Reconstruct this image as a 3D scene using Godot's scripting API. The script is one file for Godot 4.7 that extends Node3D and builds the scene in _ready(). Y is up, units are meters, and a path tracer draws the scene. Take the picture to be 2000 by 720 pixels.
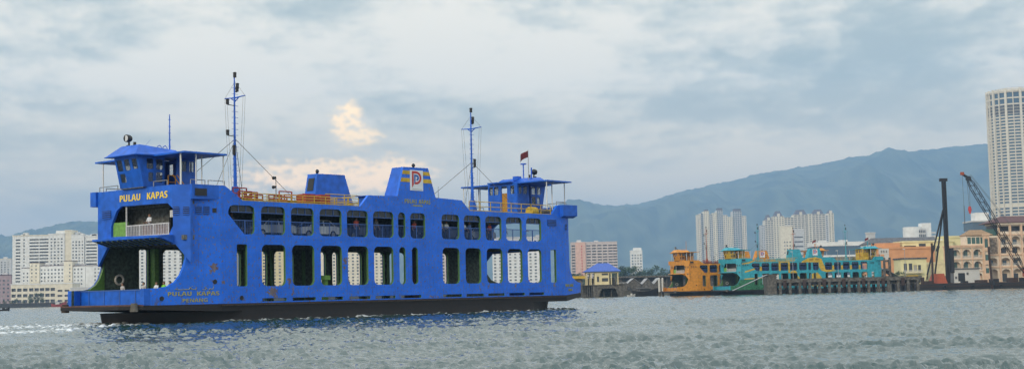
extends Node3D
# A harbour channel: a blue double-decked vehicle ferry under way, two more at their berth, a waterfront town and a hill behind.

var M := {}
var used := {}
var pane_cache := {}
var rng := RandomNumberGenerator.new()

const CAMERA_HEIGHT := 1.53
const SKY_ENERGY := 3.0

func _ready():
	rng.seed = 7
	setup_view()
	make_materials()
	build_water()
	build_land()
	build_hills()
	build_left_shore()
	build_right_shore()
	build_waterfront()
	build_ferries()
	build_small_craft()
	build_trees()

# ------------------------------------------------------------------ view and light
func setup_view():
	var cam := Camera3D.new()
	cam.name = "camera"
	cam.fov = 15.04
	cam.near = 0.5
	cam.far = 30000.0
	add_child(cam)
	cam.transform = Transform3D(Basis(Vector3.RIGHT, 0.07847) * Basis(Vector3.BACK, -0.02234), Vector3(0, CAMERA_HEIGHT, 0))
	cam.current = true

	var env := Environment.new()
	env.background_mode = Environment.BG_SKY
	var sky := Sky.new()
	var pan := PanoramaSkyMaterial.new()
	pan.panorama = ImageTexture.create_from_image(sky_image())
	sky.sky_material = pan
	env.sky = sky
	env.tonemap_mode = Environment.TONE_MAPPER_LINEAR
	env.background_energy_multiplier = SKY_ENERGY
	env.tonemap_exposure = 1.25
	env.fog_enabled = true
	env.fog_density = 0.00017
	env.fog_light_color = Color(0.66, 0.83, 1.0)
	env.sdfgi_enabled = true
	env.ssao_enabled = true
	env.ssil_enabled = true
	var we := WorldEnvironment.new()
	we.name = "world_environment"
	we.environment = env
	add_child(we)

	var sun := DirectionalLight3D.new()
	sun.name = "sun"
	sun.light_energy = 0.5
	sun.light_angular_distance = 12.0
	sun.light_color = Color(1.0, 0.94, 0.85)
	sun.shadow_enabled = true
	add_child(sun)
	sun.look_at_from_position(Vector3(-48, 42, 72), Vector3.ZERO)

func sky_image() -> Image:
	var w := 4096
	var h := 2048
	var soft := FastNoiseLite.new()
	soft.seed = 11
	soft.noise_type = FastNoiseLite.TYPE_SIMPLEX_SMOOTH
	soft.frequency = 1.0
	soft.fractal_octaves = 5
	soft.fractal_gain = 0.5
	var wisp := FastNoiseLite.new()
	wisp.seed = 5
	wisp.noise_type = FastNoiseLite.TYPE_SIMPLEX_SMOOTH
	wisp.frequency = 1.0
	wisp.fractal_octaves = 4
	var data := PackedByteArray()
	data.resize(w * h * 3)
	var below := lin(0.22, 0.26, 0.27)
	for i in range(w * h / 2, w * h):
		var k := i * 3
		data[k] = int(below.r * 255.0)
		data[k + 1] = int(below.g * 255.0)
		data[k + 2] = int(below.b * 255.0)
	var rows := h / 2
	var y := 0
	while y < rows:
		var el := 90.0 - (y + 0.5) * 180.0 / h
		var fine_row := el < 20.0
		var sy := 1 if fine_row else 8
		var x := 0
		while x < w:
			var az := (x + 0.5) * 360.0 / w
			if az > 180.0: az -= 360.0
			var fine: bool = fine_row and absf(az) < 32.0
			var sx := 1 if fine else 8
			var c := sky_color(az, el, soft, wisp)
			c = Color(c.r / SKY_ENERGY, c.g / SKY_ENERGY, c.b / SKY_ENERGY).linear_to_srgb()
			var r := int(clampf(c.r, 0, 1) * 255.0 + 0.5)
			var g := int(clampf(c.g, 0, 1) * 255.0 + 0.5)
			var b := int(clampf(c.b, 0, 1) * 255.0 + 0.5)
			for j in sy:
				if y + j >= rows: break
				var k := ((y + j) * w + x) * 3
				for i in sx:
					data[k] = r
					data[k + 1] = g
					data[k + 2] = b
					k += 3
			x += sx
		y += sy
	return Image.create_from_data(w, h, false, Image.FORMAT_RGB8, data)

func blob(az: float, el: float, ca: float, ce: float, wa: float, we: float) -> float:
	var a := (az - ca) / wa
	var e := (el - ce) / we
	return exp(-(a * a + e * e))

# Cloud deck seen edge-on: long streaks near the horizon, rounder higher up. Returned as linear radiance.
func sky_color(az: float, el: float, soft: FastNoiseLite, wisp: FastNoiseLite) -> Color:
	var ar := deg_to_rad(az)
	var stretch := 0.9 + el * 0.05
	# cylinder coordinates so that the pattern closes round the horizon
	var px := sin(ar) * 5.2 * stretch
	var pz := cos(ar) * 5.2 * stretch
	var n := soft.get_noise_3d(px, el * 0.16 + 3.0, pz)
	var n2 := wisp.get_noise_3d(px * 2.6 + n, el * 0.62, pz * 2.6)
	var n3 := wisp.get_noise_3d(px * 6.5 + n2 * 1.5, el * 1.3 + 9.0, pz * 6.5 + n * 1.5)
	var n4 := soft.get_noise_3d(px * 1.1 + 20.0, el * 0.55, pz * 1.1)
	var n5 := wisp.get_noise_3d(px * 17.0 + n3 * 2.0, el * 2.6 + 4.0, pz * 17.0)
	var m := 0.34 + n * 0.60 + n2 * 0.38 + n3 * 0.22 + n4 * 0.28 + n5 * 0.12
	# the banks the photograph shows
	m += 0.46 * blob(az, el, 11.5, 7.9, 9.0, 2.4)
	m += 0.22 * blob(az, el, 3.0, 6.8, 6.0, 1.5)
	m += 0.25 * blob(az, el, 17.0, 9.8, 5.0, 1.8)
	m += 0.30 * blob(az, el, -15.5, 6.0, 7.0, 1.0)
	m += 0.22 * blob(az, el, -18.0, 4.2, 4.5, 0.7)
	m += 0.20 * blob(az, el, -9.0, 11.6, 5.0, 0.5)
	m -= 0.42 * blob(az, el, -10.0, 9.2, 9.0, 1.6)
	m -= 0.30 * blob(az, el, 2.0, 9.6, 5.0, 1.8)
	m -= 0.45 * blob(az, el, 8.0, 4.6, 9.0, 1.3)
	m = clampf(m, 0.0, 1.0)
	m = m * m * (3.0 - 2.0 * m)
	var light := Color(0.930, 0.930, 0.905)
	var dark := Color(0.665, 0.728, 0.748)
	var c := light.lerp(dark, m).srgb_to_linear()
	c = Color(c.r * 1.22, c.g * 1.14, c.b * 1.03)
	var low := clampf(1.0 - el / 8.5, 0.0, 1.0)
	c = c.lerp(Color(1.62, 1.22, 0.66), minf(low * 1.25, 1.0) * (0.92 - m * 0.35))
	# sunlit cumulus low over the town
	var warm := blob(az, el, -6.75, 7.25, 0.62, 0.75) + blob(az, el, -6.0, 6.6, 0.85, 0.30) * 0.8 + blob(az, el, -7.2, 5.1, 3.1, 0.72) * 1.15 + blob(az, el, -4.9, 5.0, 1.3, 0.5) * 0.7 + blob(az, el, -11.5, 4.4, 3.0, 0.5) * 0.3
	warm = warm + (n3 * 0.9 + n5 * 1.3 + n2 * 0.4) * clampf(warm * 1.5, 0.0, 1.0)
	warm = clampf((warm - 0.25) * 1.5, 0.0, 1.0)
	c = c.lerp(Color(2.1, 1.45, 0.72).lerp(Color(2.9, 1.85, 0.85), clampf((6.0 - el) * 0.8, 0.0, 1.0)), warm * 0.9)
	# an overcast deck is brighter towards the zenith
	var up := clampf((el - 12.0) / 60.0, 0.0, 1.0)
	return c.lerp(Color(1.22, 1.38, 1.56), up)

# ------------------------------------------------------------------ materials
func lin(r: float, g: float, b: float) -> Color:
	return Color(r, g, b).linear_to_srgb()

func noise_tex(seed_: int, freq: float, lo: Color, hi: Color, octaves := 5, size := 512, gamma := 1.0) -> ImageTexture:
	var n := FastNoiseLite.new()
	n.seed = seed_
	n.frequency = freq
	n.noise_type = FastNoiseLite.TYPE_SIMPLEX_SMOOTH
	n.fractal_octaves = octaves
	var im := n.get_seamless_image(size, size)
	im.convert(Image.FORMAT_RGB8)
	var d := im.get_data()
	for i in range(0, d.size(), 3):
		var c := lo.lerp(hi, pow(d[i] / 255.0, gamma))
		d[i] = int(c.r * 255)
		d[i + 1] = int(c.g * 255)
		d[i + 2] = int(c.b * 255)
	return ImageTexture.create_from_image(Image.create_from_data(size, size, false, Image.FORMAT_RGB8, d))

func normal_tex(seed_: int, freq: float, strength: float, size := 512, octaves := 4) -> ImageTexture:
	var n := FastNoiseLite.new()
	n.seed = seed_
	n.frequency = freq
	n.noise_type = FastNoiseLite.TYPE_SIMPLEX_SMOOTH
	n.fractal_octaves = octaves
	var im := n.get_seamless_image(size, size)
	im.convert(Image.FORMAT_RGBA8)
	im.bump_map_to_normal_map(strength)
	return ImageTexture.create_from_image(im)

func mat(key: String, c: Color, rough := 0.7, tex: Texture2D = null, scale := 0.3, metal := 0.0) -> StandardMaterial3D:
	var m := StandardMaterial3D.new()
	m.resource_name = key
	m.albedo_color = c
	m.roughness = rough
	m.metallic = metal
	if tex:
		m.albedo_texture = tex
		m.uv1_triplanar = true
		m.uv1_scale = Vector3(scale, scale, scale)
	M[key] = m
	return m

func make_materials():
	var grime := noise_tex(3, 0.012, Color(0.72, 0.72, 0.70), Color(1, 1, 1), 6, 512, 0.7)
	var dirty := noise_tex(9, 0.018, Color(0.42, 0.40, 0.37), Color(1, 1, 1), 6, 512, 0.8)
	var rusty := noise_tex(21, 0.02, Color(1.0, 0.80, 0.68), Color(0.62, 0.62, 0.66), 6, 512, 1.0)
	var plates := normal_tex(31, 0.010, 1.6, 512, 3)
	mat("side_blue", Color.WHITE, 0.5)
	M.side_blue.albedo_texture = ImageTexture.create_from_image(side_paint_image())
	var dent := FastNoiseLite.new()
	dent.seed = 61
	dent.frequency = 0.012
	dent.fractal_octaves = 3
	var di := dent.get_image(2048, 484)
	di.convert(Image.FORMAT_RGBA8)
	di.bump_map_to_normal_map(3.5)
	M.side_blue.normal_enabled = true
	M.side_blue.normal_texture = ImageTexture.create_from_image(di)
	M.side_blue.normal_scale = 0.5
	mat("blue", lin(0.006, 0.135, 0.70), 0.5, grime, 0.16)
	M.blue.normal_enabled = true
	M.blue.normal_texture = plates
	M.blue.normal_scale = 0.35
	mat("orange", lin(0.78, 0.31, 0.015), 0.5, grime, 0.16)
	mat("teal", lin(0.035, 0.40, 0.50), 0.5, grime, 0.16)
	mat("teal_green", lin(0.05, 0.28, 0.13), 0.5, dirty, 0.16)
	mat("livery_yellow", lin(0.72, 0.46, 0.03), 0.5, grime, 0.16)
	mat("yellow", lin(0.68, 0.44, 0.03), 0.5, grime, 0.4)
	mat("letter_yellow", lin(0.88, 0.62, 0.06), 0.55)
	mat("letter_faded", lin(0.58, 0.58, 0.18), 0.7, dirty, 1.3)
	mat("letter_dark", lin(0.10, 0.07, 0.03), 0.6)
	mat("hull_black", lin(0.016, 0.015, 0.016), 0.6, rusty, 0.22)
	mat("rub_rail", lin(0.085, 0.062, 0.05), 0.8, dirty, 0.5)
	mat("apron", lin(0.16, 0.075, 0.06), 0.8, dirty, 0.4)
	mat("inside", lin(0.14, 0.20, 0.14), 0.65, dirty, 0.3)
	mat("bulkhead_grey", lin(0.22, 0.23, 0.21), 0.7, dirty, 0.3)
	mat("frame_green", lin(0.11, 0.25, 0.08), 0.55, grime, 0.5)
	mat("panel_green", lin(0.20, 0.42, 0.07), 0.55, grime, 0.5)
	mat("deck", lin(0.16, 0.16, 0.15), 0.85, dirty, 0.3)
	mat("rail_blue", lin(0.05, 0.12, 0.36), 0.5)
	mat("pane_dark", lin(0.022, 0.026, 0.032), 0.08)
	mat("rail_white", lin(0.70, 0.68, 0.64), 0.5, grime, 0.7)
	mat("post_white", lin(0.66, 0.66, 0.63), 0.5)
	mat("steel", lin(0.30, 0.31, 0.32), 0.45, null, 0.3, 0.3)
	mat("black", lin(0.012, 0.012, 0.013), 0.5)
	mat("wire", lin(0.10, 0.11, 0.12), 0.6)
	mat("red", lin(0.42, 0.05, 0.025), 0.6, grime, 0.6)
	mat("logo_red", lin(0.50, 0.04, 0.03), 0.5)
	mat("logo_blue", lin(0.03, 0.12, 0.42), 0.5)
	mat("logo_white", lin(0.74, 0.76, 0.78), 0.5)
	mat("flag_red", lin(0.16, 0.022, 0.025), 0.8)
	mat("door_orange", lin(0.55, 0.26, 0.02), 0.55, grime, 0.6)
	mat("tarp_orange", lin(0.45, 0.13, 0.05), 0.8, dirty, 0.8)
	mat("tyre", lin(0.018, 0.018, 0.018), 0.9)
	mat("glass", lin(0.035, 0.045, 0.05), 0.06)
	mat("car_white", lin(0.72, 0.73, 0.74), 0.25)
	mat("car_silver", lin(0.40, 0.42, 0.44), 0.25, null, 0.3, 0.4)
	mat("car_dark", lin(0.03, 0.035, 0.05), 0.25)
	mat("car_red", lin(0.35, 0.03, 0.03), 0.25)
	mat("lamp", lin(0.6, 0.6, 0.58), 0.2)
	# town
	var wash := noise_tex(15, 0.02, Color(0.90, 0.895, 0.88), Color(1, 1, 1), 5, 256)
	mat("flat_white", lin(0.80, 0.80, 0.77), 0.8, wash, 0.05)
	mat("flat_cream", lin(0.80, 0.73, 0.57), 0.8, wash, 0.05)
	mat("flat_grey", lin(0.60, 0.60, 0.59), 0.8, wash, 0.05)
	mat("flat_yellow", lin(0.74, 0.62, 0.33), 0.8, wash, 0.05)
	mat("flat_pink", lin(0.72, 0.46, 0.36), 0.8, wash, 0.05)
	mat("pink_pale", lin(0.62, 0.53, 0.49), 0.8, wash, 0.05)
	mat("mauve", lin(0.40, 0.29, 0.30), 0.8, wash, 0.05)
	mat("tower_cream", lin(0.74, 0.68, 0.56), 0.8, wash, 0.05)
	mat("window_dark", lin(0.055, 0.062, 0.07), 0.3)
	mat("window_grey", lin(0.16, 0.17, 0.18), 0.3)
	mat("curtain", lin(0.34, 0.32, 0.28), 0.6)
	mat("recess_shade", lin(0.13, 0.13, 0.135), 0.8)  # dark grey puts the shade behind openings into the pale inner walls
	mat("peach", lin(0.74, 0.50, 0.33), 0.8, wash, 0.08)
	mat("peach_trim", lin(0.80, 0.68, 0.53), 0.8, wash, 0.1)
	mat("warehouse_orange", lin(0.68, 0.33, 0.15), 0.8, wash, 0.06)
	mat("yellow_wall", lin(0.76, 0.69, 0.38), 0.8, wash, 0.05)
	mat("cream_wall", lin(0.76, 0.65, 0.38), 0.8, wash, 0.12)
	mat("sandstone", lin(0.46, 0.36, 0.27), 0.85, dirty, 0.1)
	mat("teal_glass", lin(0.04, 0.11, 0.10), 0.12)
	mat("blue_glass", lin(0.07, 0.12, 0.17), 0.12)
	mat("roof_blue", lin(0.045, 0.12, 0.50), 0.55, grime, 0.15)
	mat("roof_brown", lin(0.13, 0.055, 0.05), 0.8, grime, 0.1)
	mat("roof_tan", lin(0.36, 0.22, 0.11), 0.8, grime, 0.1)
	mat("roof_grey", lin(0.16, 0.16, 0.17), 0.8, dirty, 0.08)
	mat("roof_pale", lin(0.60, 0.60, 0.60), 0.7, dirty, 0.12)
	mat("mansard", lin(0.12, 0.12, 0.15), 0.8)
	mat("concrete", lin(0.19, 0.175, 0.15), 0.9, dirty, 0.12)
	mat("ground", lin(0.20, 0.19, 0.16), 0.95, dirty, 0.02)
	mat("seawall", lin(0.085, 0.078, 0.07), 0.95, dirty, 0.08)
	mat("rust_steel", lin(0.085, 0.048, 0.035), 0.85, dirty, 0.3)
	mat("dark_steel", lin(0.030, 0.028, 0.028), 0.7, dirty, 0.3)
	mat("rig_orange", lin(0.62, 0.12, 0.03), 0.6, dirty, 0.4)
	mat("bark", lin(0.09, 0.065, 0.045), 0.95)
	for k in 3:
		var lf := mat("leaf_%d" % k, [lin(0.045, 0.085, 0.032), lin(0.06, 0.10, 0.035), lin(0.035, 0.065, 0.035)][k], 0.75)
		lf.cull_mode = BaseMaterial3D.CULL_DISABLED
	mat("hill", Color.WHITE, 0.95)
	M.hill.vertex_color_use_as_albedo = true
	mat("water", Color.WHITE, 0.05)
	M.water.vertex_color_use_as_albedo = true
	M.water.metallic_specular = 0.5
	M.water.normal_enabled = true
	M.water.normal_texture = normal_tex(77, 0.020, 5.0, 512, 5)
	M.water.normal_scale = 0.62
	M.water.uv1_triplanar = true
	M.water.uv1_world_triplanar = true
	M.water.uv1_scale = Vector3(0.22, 0.22, 0.22)
	mat("person", Color.WHITE, 0.85)
	M.person.vertex_color_use_as_albedo = true

# Weathered paint of the blue ferry's side: 53 m by 12.5 m, with the rust where the photograph has it.
func side_paint_image() -> Image:
	var w := 2048
	var h := 484
	var n1 := FastNoiseLite.new()
	n1.seed = 4
	n1.frequency = 1.0
	n1.fractal_octaves = 5
	var n2 := FastNoiseLite.new()
	n2.seed = 14
	n2.frequency = 1.0
	n2.fractal_octaves = 4
	# s, y, half width, half height, amount
	var rust := [[10.03, 3.95, 0.42, 0.42, 1.0], [9.85, 3.7, 0.3, 0.25, 0.8], [10.77, 2.87, 0.22, 0.18, 0.9], [10.1, 2.9, 0.2, 0.2, 0.5],
		[15.47, 2.15, 0.6, 0.5, 1.15], [15.7, 1.8, 0.35, 0.4, 0.8], [17.14, 2.95, 0.30, 0.42, 0.95], [17.48, 2.1, 0.22, 0.6, 0.6], [23.0, 4.44, 0.28, 0.42, 1.0], [22.9, 3.9, 0.15, 0.4, 0.5],
		[39.8, 2.5, 0.25, 0.35, 0.6], [39.4, 2.1, 0.15, 0.5, 0.6], [40.6, 2.3, 0.2, 0.5, 0.55], [44.4, 2.3, 0.25, 0.3, 0.8], [50.2, 2.4, 0.25, 0.8, 0.7], [8.6, 8.9, 0.2, 0.2, 0.4], [25.2, 1.5, 0.9, 0.16, 0.55], [12.4, 1.6, 0.5, 0.25, 0.3], [52.0, 8.9, 0.3, 0.3, 0.4], [33.5, 1.5, 1.2, 0.16, 0.45], [19.3, 2.35, 0.3, 0.14, 0.5]]
	var base := Vector3(0.006, 0.135, 0.70)
	var data := PackedByteArray()
	data.resize(w * h * 3)
	for iy in h:
		var y := 12.5 * (1.0 - (iy + 0.5) / h)
		for ix in w:
			var s := 4.0 + 53.0 * (ix + 0.5) / w
			var a := n1.get_noise_2d(s * 0.35, y * 0.5)
			var b := n2.get_noise_2d(s * 3.1, y * 0.55)
			var f := 1.04 + a * 0.15 + b * 0.05
			# repainted rectangles
			var pa := n2.get_noise_2d(floorf(s / 1.47) * 7.3, floorf(y / 1.05) * 5.1)
			if pa > 0.22: f *= 1.05
			elif pa < -0.25: f *= 0.95
			# weld seams between plates
			var seam := fposmod(s, 2.94)
			if seam < 0.05 or absf(y - 6.1) < 0.03 or absf(y - 2.36) < 0.025: f *= 0.93
			var col := base * f
			# run-off streaks
			var streak := n2.get_noise_2d(s * 5.0, y * 0.18 + 40.0)
			if streak > 0.26: col = col.lerp(Vector3(0.045, 0.085, 0.24), minf((streak - 0.26) * 1.2, 0.30))
			# scuffs and rust runs above the rub rail
			var low := n1.get_noise_2d(s * 1.9 + 9.0, y * 0.9)
			if y < 2.5 and low + (2.1 - y) * 0.30 > 0.42: col = col.lerp(Vector3(0.10, 0.085, 0.08), minf((low + (2.1 - y) * 0.30 - 0.42) * 2.0, 0.6))
			var hot := 0.0
			for r in rust:
				var dx: float = (s - r[0]) / r[2]
				if absf(dx) > 1.6: continue
				var dy: float = (y - r[1]) / r[3]
				if absf(dy) > 1.6: continue
				hot = maxf(hot, r[4] * (1.0 - sqrt(dx * dx + dy * dy)))
			if hot > -0.45:
				var k := hot + n1.get_noise_2d(s * 4.5, y * 3.5) * 0.9
				if k > 0.28: col = col.lerp(Vector3(0.12, 0.06, 0.035).lerp(Vector3(0.20, 0.16, 0.12), clampf(b + 0.5, 0, 1)), clampf((k - 0.28) * 6.0, 0.0, 0.92))
			var c := Color(col.x, col.y, col.z).linear_to_srgb()
			var q := (iy * w + ix) * 3
			data[q] = int(clampf(c.r, 0, 1) * 255)
			data[q + 1] = int(clampf(c.g, 0, 1) * 255)
			data[q + 2] = int(clampf(c.b, 0, 1) * 255)
	return Image.create_from_data(w, h, false, Image.FORMAT_RGB8, data)

# ------------------------------------------------------------------ mesh helpers
func new_st() -> SurfaceTool:
	var st := SurfaceTool.new()
	st.begin(Mesh.PRIMITIVE_TRIANGLES)
	return st

# a, b, c counter-clockwise seen from outside
func tri(st: SurfaceTool, a: Vector3, b: Vector3, c: Vector3):
	var n := (b - a).cross(c - a)
	if n.length_squared() < 1e-14: return
	n = n.normalized()
	st.set_normal(n); st.add_vertex(a)
	st.set_normal(n); st.add_vertex(c)
	st.set_normal(n); st.add_vertex(b)

func quad(st: SurfaceTool, a: Vector3, b: Vector3, c: Vector3, d: Vector3):
	tri(st, a, b, c)
	tri(st, a, c, d)

func box(st: SurfaceTool, lo: Vector3, hi: Vector3):
	var a := lo.min(hi)
	var b := lo.max(hi)
	var p := [Vector3(a.x, a.y, a.z), Vector3(b.x, a.y, a.z), Vector3(b.x, b.y, a.z), Vector3(a.x, b.y, a.z), Vector3(a.x, a.y, b.z), Vector3(b.x, a.y, b.z), Vector3(b.x, b.y, b.z), Vector3(a.x, b.y, b.z)]
	hexa(st, p)

# eight corners: 0-3 the back face (x0y0, x1y0, x1y1, x0y1), 4-7 the front face
func hexa(st: SurfaceTool, p: Array):
	quad(st, p[4], p[5], p[6], p[7])
	quad(st, p[1], p[0], p[3], p[2])
	quad(st, p[5], p[1], p[2], p[6])
	quad(st, p[0], p[4], p[7], p[3])
	quad(st, p[7], p[6], p[2], p[3])
	quad(st, p[0], p[1], p[5], p[4])

func cyl(st: SurfaceTool, a: Vector3, b: Vector3, r0: float, r1 := -1.0, n := 8, caps := true):
	if r1 < 0: r1 = r0
	var d := (b - a).normalized()
	var u := d.cross(Vector3.UP if absf(d.y) < 0.9 else Vector3.RIGHT).normalized()
	var v := d.cross(u)
	for i in n:
		var t0 := TAU * i / n
		var t1 := TAU * (i + 1) / n
		var e0 := u * cos(t0) + v * sin(t0)
		var e1 := u * cos(t1) + v * sin(t1)
		var p := [a + e0 * r0, a + e1 * r0, b + e1 * r1, b + e0 * r1]
		var nn := [e0, e1, e1, e0]
		for k in [0, 2, 1, 0, 3, 2]:
			st.set_normal(nn[k]); st.add_vertex(p[k])
		if caps:
			st.set_normal(-d); st.add_vertex(a)
			st.set_normal(-d); st.add_vertex(p[0])
			st.set_normal(-d); st.add_vertex(p[1])
			st.set_normal(d); st.add_vertex(b)
			st.set_normal(d); st.add_vertex(p[2])
			st.set_normal(d); st.add_vertex(p[3])

func path_tube(st: SurfaceTool, pts: Array, r: float, n := 5):
	for i in pts.size() - 1:
		cyl(st, pts[i], pts[i + 1], r, r, n, false)

func sphere(st: SurfaceTool, c: Vector3, r: Vector3, nu := 10, nv := 6):
	for j in nv:
		var a0 := PI * j / nv - PI / 2
		var a1 := PI * (j + 1) / nv - PI / 2
		for i in nu:
			var b0 := TAU * i / nu
			var b1 := TAU * (i + 1) / nu
			var q := [Vector3(cos(a0) * cos(b0), sin(a0), cos(a0) * sin(b0)), Vector3(cos(a0) * cos(b1), sin(a0), cos(a0) * sin(b1)), Vector3(cos(a1) * cos(b1), sin(a1), cos(a1) * sin(b1)), Vector3(cos(a1) * cos(b0), sin(a1), cos(a1) * sin(b0))]
			for k in [0, 1, 2, 0, 2, 3]:
				st.set_normal(q[k]); st.add_vertex(c + q[k] * r)

func ccw(p: PackedVector2Array) -> PackedVector2Array:
	if Geometry2D.is_polygon_clockwise(p):
		p = p.duplicate()
		p.reverse()
	return p

func poly(a: Array) -> PackedVector2Array:
	var p := PackedVector2Array()
	for q in a: p.append(Vector2(q[0], q[1]))
	return ccw(p)

func rect(x0: float, y0: float, x1: float, y1: float) -> PackedVector2Array:
	return PackedVector2Array([Vector2(x0, y0), Vector2(x1, y0), Vector2(x1, y1), Vector2(x0, y1)])

func rrect(x0: float, y0: float, x1: float, y1: float, r: float, n := 4) -> PackedVector2Array:
	var p := PackedVector2Array()
	var cs := [Vector2(x1 - r, y0 + r), Vector2(x1 - r, y1 - r), Vector2(x0 + r, y1 - r), Vector2(x0 + r, y0 + r)]
	for k in 4:
		for i in n + 1:
			var t := -PI / 2 + PI / 2 * (k + float(i) / n)
			p.append(cs[k] + Vector2(cos(t), sin(t)) * r)
	return p

func arch(x0: float, y0: float, x1: float, y1: float, rise: float, n := 6) -> PackedVector2Array:
	var p := PackedVector2Array([Vector2(x0, y0), Vector2(x1, y0)])
	for i in n + 1:
		var t := PI * i / n
		p.append(Vector2((x0 + x1) / 2 + cos(t) * (x1 - x0) / 2, y1 - rise + sin(t) * rise))
	return p

# A plate in the XY plane between z0 and z1 (z1 faces +Z) with openings. Returns [faces and rim, reveals of the openings].
func plate(outline: PackedVector2Array, holes: Array, z0: float, z1: float, cuts := [], warp := 0, uv_org := Vector2.ZERO, uv_size := Vector2.ONE) -> Array:
	var st := new_st()
	var rv := new_st()
	outline = ccw(outline)
	var lo := outline[0]
	var hi := outline[0]
	for p in outline:
		lo = lo.min(p)
		hi = hi.max(p)
	var xs := [lo.x - 1.0, hi.x + 1.0]
	var boxes := []
	for c in cuts: xs.append(c)
	for h in holes:
		var a: Vector2 = h[0]
		var b: Vector2 = h[0]
		for p in h:
			a = a.min(p)
			b = b.max(p)
		boxes.append([a, b])
		xs.append((a.x + b.x) / 2)
	xs.sort()
	var ux := [xs[0]]
	for x in xs:
		if x - ux[-1] > 0.012: ux.append(x)
	for i in ux.size() - 1:
		var x0: float = ux[i]
		var x1: float = ux[i + 1]
		var pieces := Geometry2D.intersect_polygons(outline, rect(x0, lo.y - 1, x1, hi.y + 1))
		for k in holes.size():
			if boxes[k][1].x <= x0 or boxes[k][0].x >= x1: continue
			var next: Array[PackedVector2Array] = []
			for pc in pieces:
				for q in Geometry2D.clip_polygons(pc, holes[k]): next.append(q)
			pieces = next
		for pc in pieces:
			if pc.size() < 3: continue
			var idx := Geometry2D.triangulate_polygon(pc)
			for t in range(0, idx.size(), 3):
				var a := pc[idx[t]]
				var b := pc[idx[t + 1]]
				var c := pc[idx[t + 2]]
				if (b - a).cross(c - a) < 0:
					var s := b
					b = c
					c = s
				tri_uv(st, a, b, c, z1, warp, uv_org, uv_size)
				tri_uv(st, a, c, b, z0, warp, uv_org, uv_size)
	rim(st, outline, z0, z1, warp, true, ux, uv_org, uv_size)
	for h in holes: rim(rv, ccw(h), z0, z1, warp, false, [], uv_org, uv_size)
	return [st, rv]

func tri_uv(st: SurfaceTool, a: Vector2, b: Vector2, c: Vector2, z: float, warp: int, o: Vector2, s: Vector2):
	var q := [Vector3(a.x, a.y, z), Vector3(b.x, b.y, z), Vector3(c.x, c.y, z)]
	if warp != 0:
		for k in 3: q[k] = bend(warp, q[k])
	var n: Vector3 = (q[1] - q[0]).cross(q[2] - q[0])
	if n.length_squared() < 1e-14: return
	n = n.normalized()
	var uv := [a, b, c]
	for k in [0, 2, 1]:
		st.set_normal(n)
		st.set_uv(Vector2((uv[k].x - o.x) / s.x, 1.0 - (uv[k].y - o.y) / s.y))
		st.add_vertex(q[k])

func rim(st: SurfaceTool, p: PackedVector2Array, z0: float, z1: float, warp: int, outward: bool, cuts: Array, o: Vector2, s: Vector2):
	for i in p.size():
		var a := p[i]
		var b := p[(i + 1) % p.size()]
		var q := [Vector3(a.x, a.y, z1), Vector3(a.x, a.y, z0), Vector3(b.x, b.y, z0), Vector3(b.x, b.y, z1)]
		if warp != 0:
			for k in 4: q[k] = bend(warp, q[k])
		if not outward: q = [q[3], q[2], q[1], q[0]]
		for tt in [[0, 1, 2], [0, 2, 3]]:
			var n: Vector3 = (q[tt[1]] - q[tt[0]]).cross(q[tt[2]] - q[tt[0]])
			if n.length_squared() < 1e-14: continue
			n = n.normalized()
			for k in [tt[0], tt[2], tt[1]]:
				st.set_normal(n)
				st.set_uv(Vector2((a.x - o.x) / s.x, 1.0 - (a.y - o.y) / s.y))
				st.add_vertex(q[k])

# extrude a polygon given in (x, z) between y0 and y1
func slab(st: SurfaceTool, p: PackedVector2Array, y0: float, y1: float):
	var idx := Geometry2D.triangulate_polygon(p)
	for t in range(0, idx.size(), 3):
		var a := p[idx[t]]
		var b := p[idx[t + 1]]
		var c := p[idx[t + 2]]
		if (b - a).cross(c - a) < 0:
			var s := b
			b = c
			c = s
		tri(st, Vector3(a.x, y1, a.y), Vector3(c.x, y1, c.y), Vector3(b.x, y1, b.y))
		tri(st, Vector3(a.x, y0, a.y), Vector3(b.x, y0, b.y), Vector3(c.x, y0, c.y))
	loft(st, p, y0, p, y1)

func loft(st: SurfaceTool, p0: PackedVector2Array, y0: float, p1: PackedVector2Array, y1: float):
	var sgn := 0.0
	for i in p0.size(): sgn += p0[i].cross(p0[(i + 1) % p0.size()])
	for i in p0.size():
		var j := (i + 1) % p0.size()
		var a := Vector3(p0[i].x, y0, p0[i].y)
		var b := Vector3(p0[j].x, y0, p0[j].y)
		var c := Vector3(p1[j].x, y1, p1[j].y)
		var d := Vector3(p1[i].x, y1, p1[i].y)
		if sgn > 0: quad(st, b, a, d, c)
		else: quad(st, a, b, c, d)

# ------------------------------------------------------------------ scene tree helpers
func numbered(called: String) -> String:
	var n: int = used.get(called, -1) + 1
	used[called] = n
	return called if n == 0 else "%s_%03d" % [called, n]

func tag(o: Node, label: String, category: String, group := "", kind := ""):
	if label != "": o.set_meta("label", label)
	if category != "": o.set_meta("category", category)
	if group != "": o.set_meta("group", group)
	if kind != "": o.set_meta("kind", kind)

func thing(called: String, label: String, category: String, at := Vector3.ZERO, turn := 0.0, group := "") -> Node3D:
	var o := Node3D.new()
	o.name = numbered(called)
	add_child(o)
	o.position = at
	o.rotation.y = turn
	tag(o, label, category, group)
	return o

func part(parent: Node, called: String, st, m: Material) -> MeshInstance3D:
	var o := MeshInstance3D.new()
	o.name = called
	o.mesh = st if st is Mesh else st.commit()
	o.material_override = m
	parent.add_child(o, true)
	return o

func box_part(parent: Node, called: String, lo: Vector3, hi: Vector3, m: Material) -> MeshInstance3D:
	var st := new_st()
	box(st, lo, hi)
	return part(parent, called, st, m)

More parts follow.
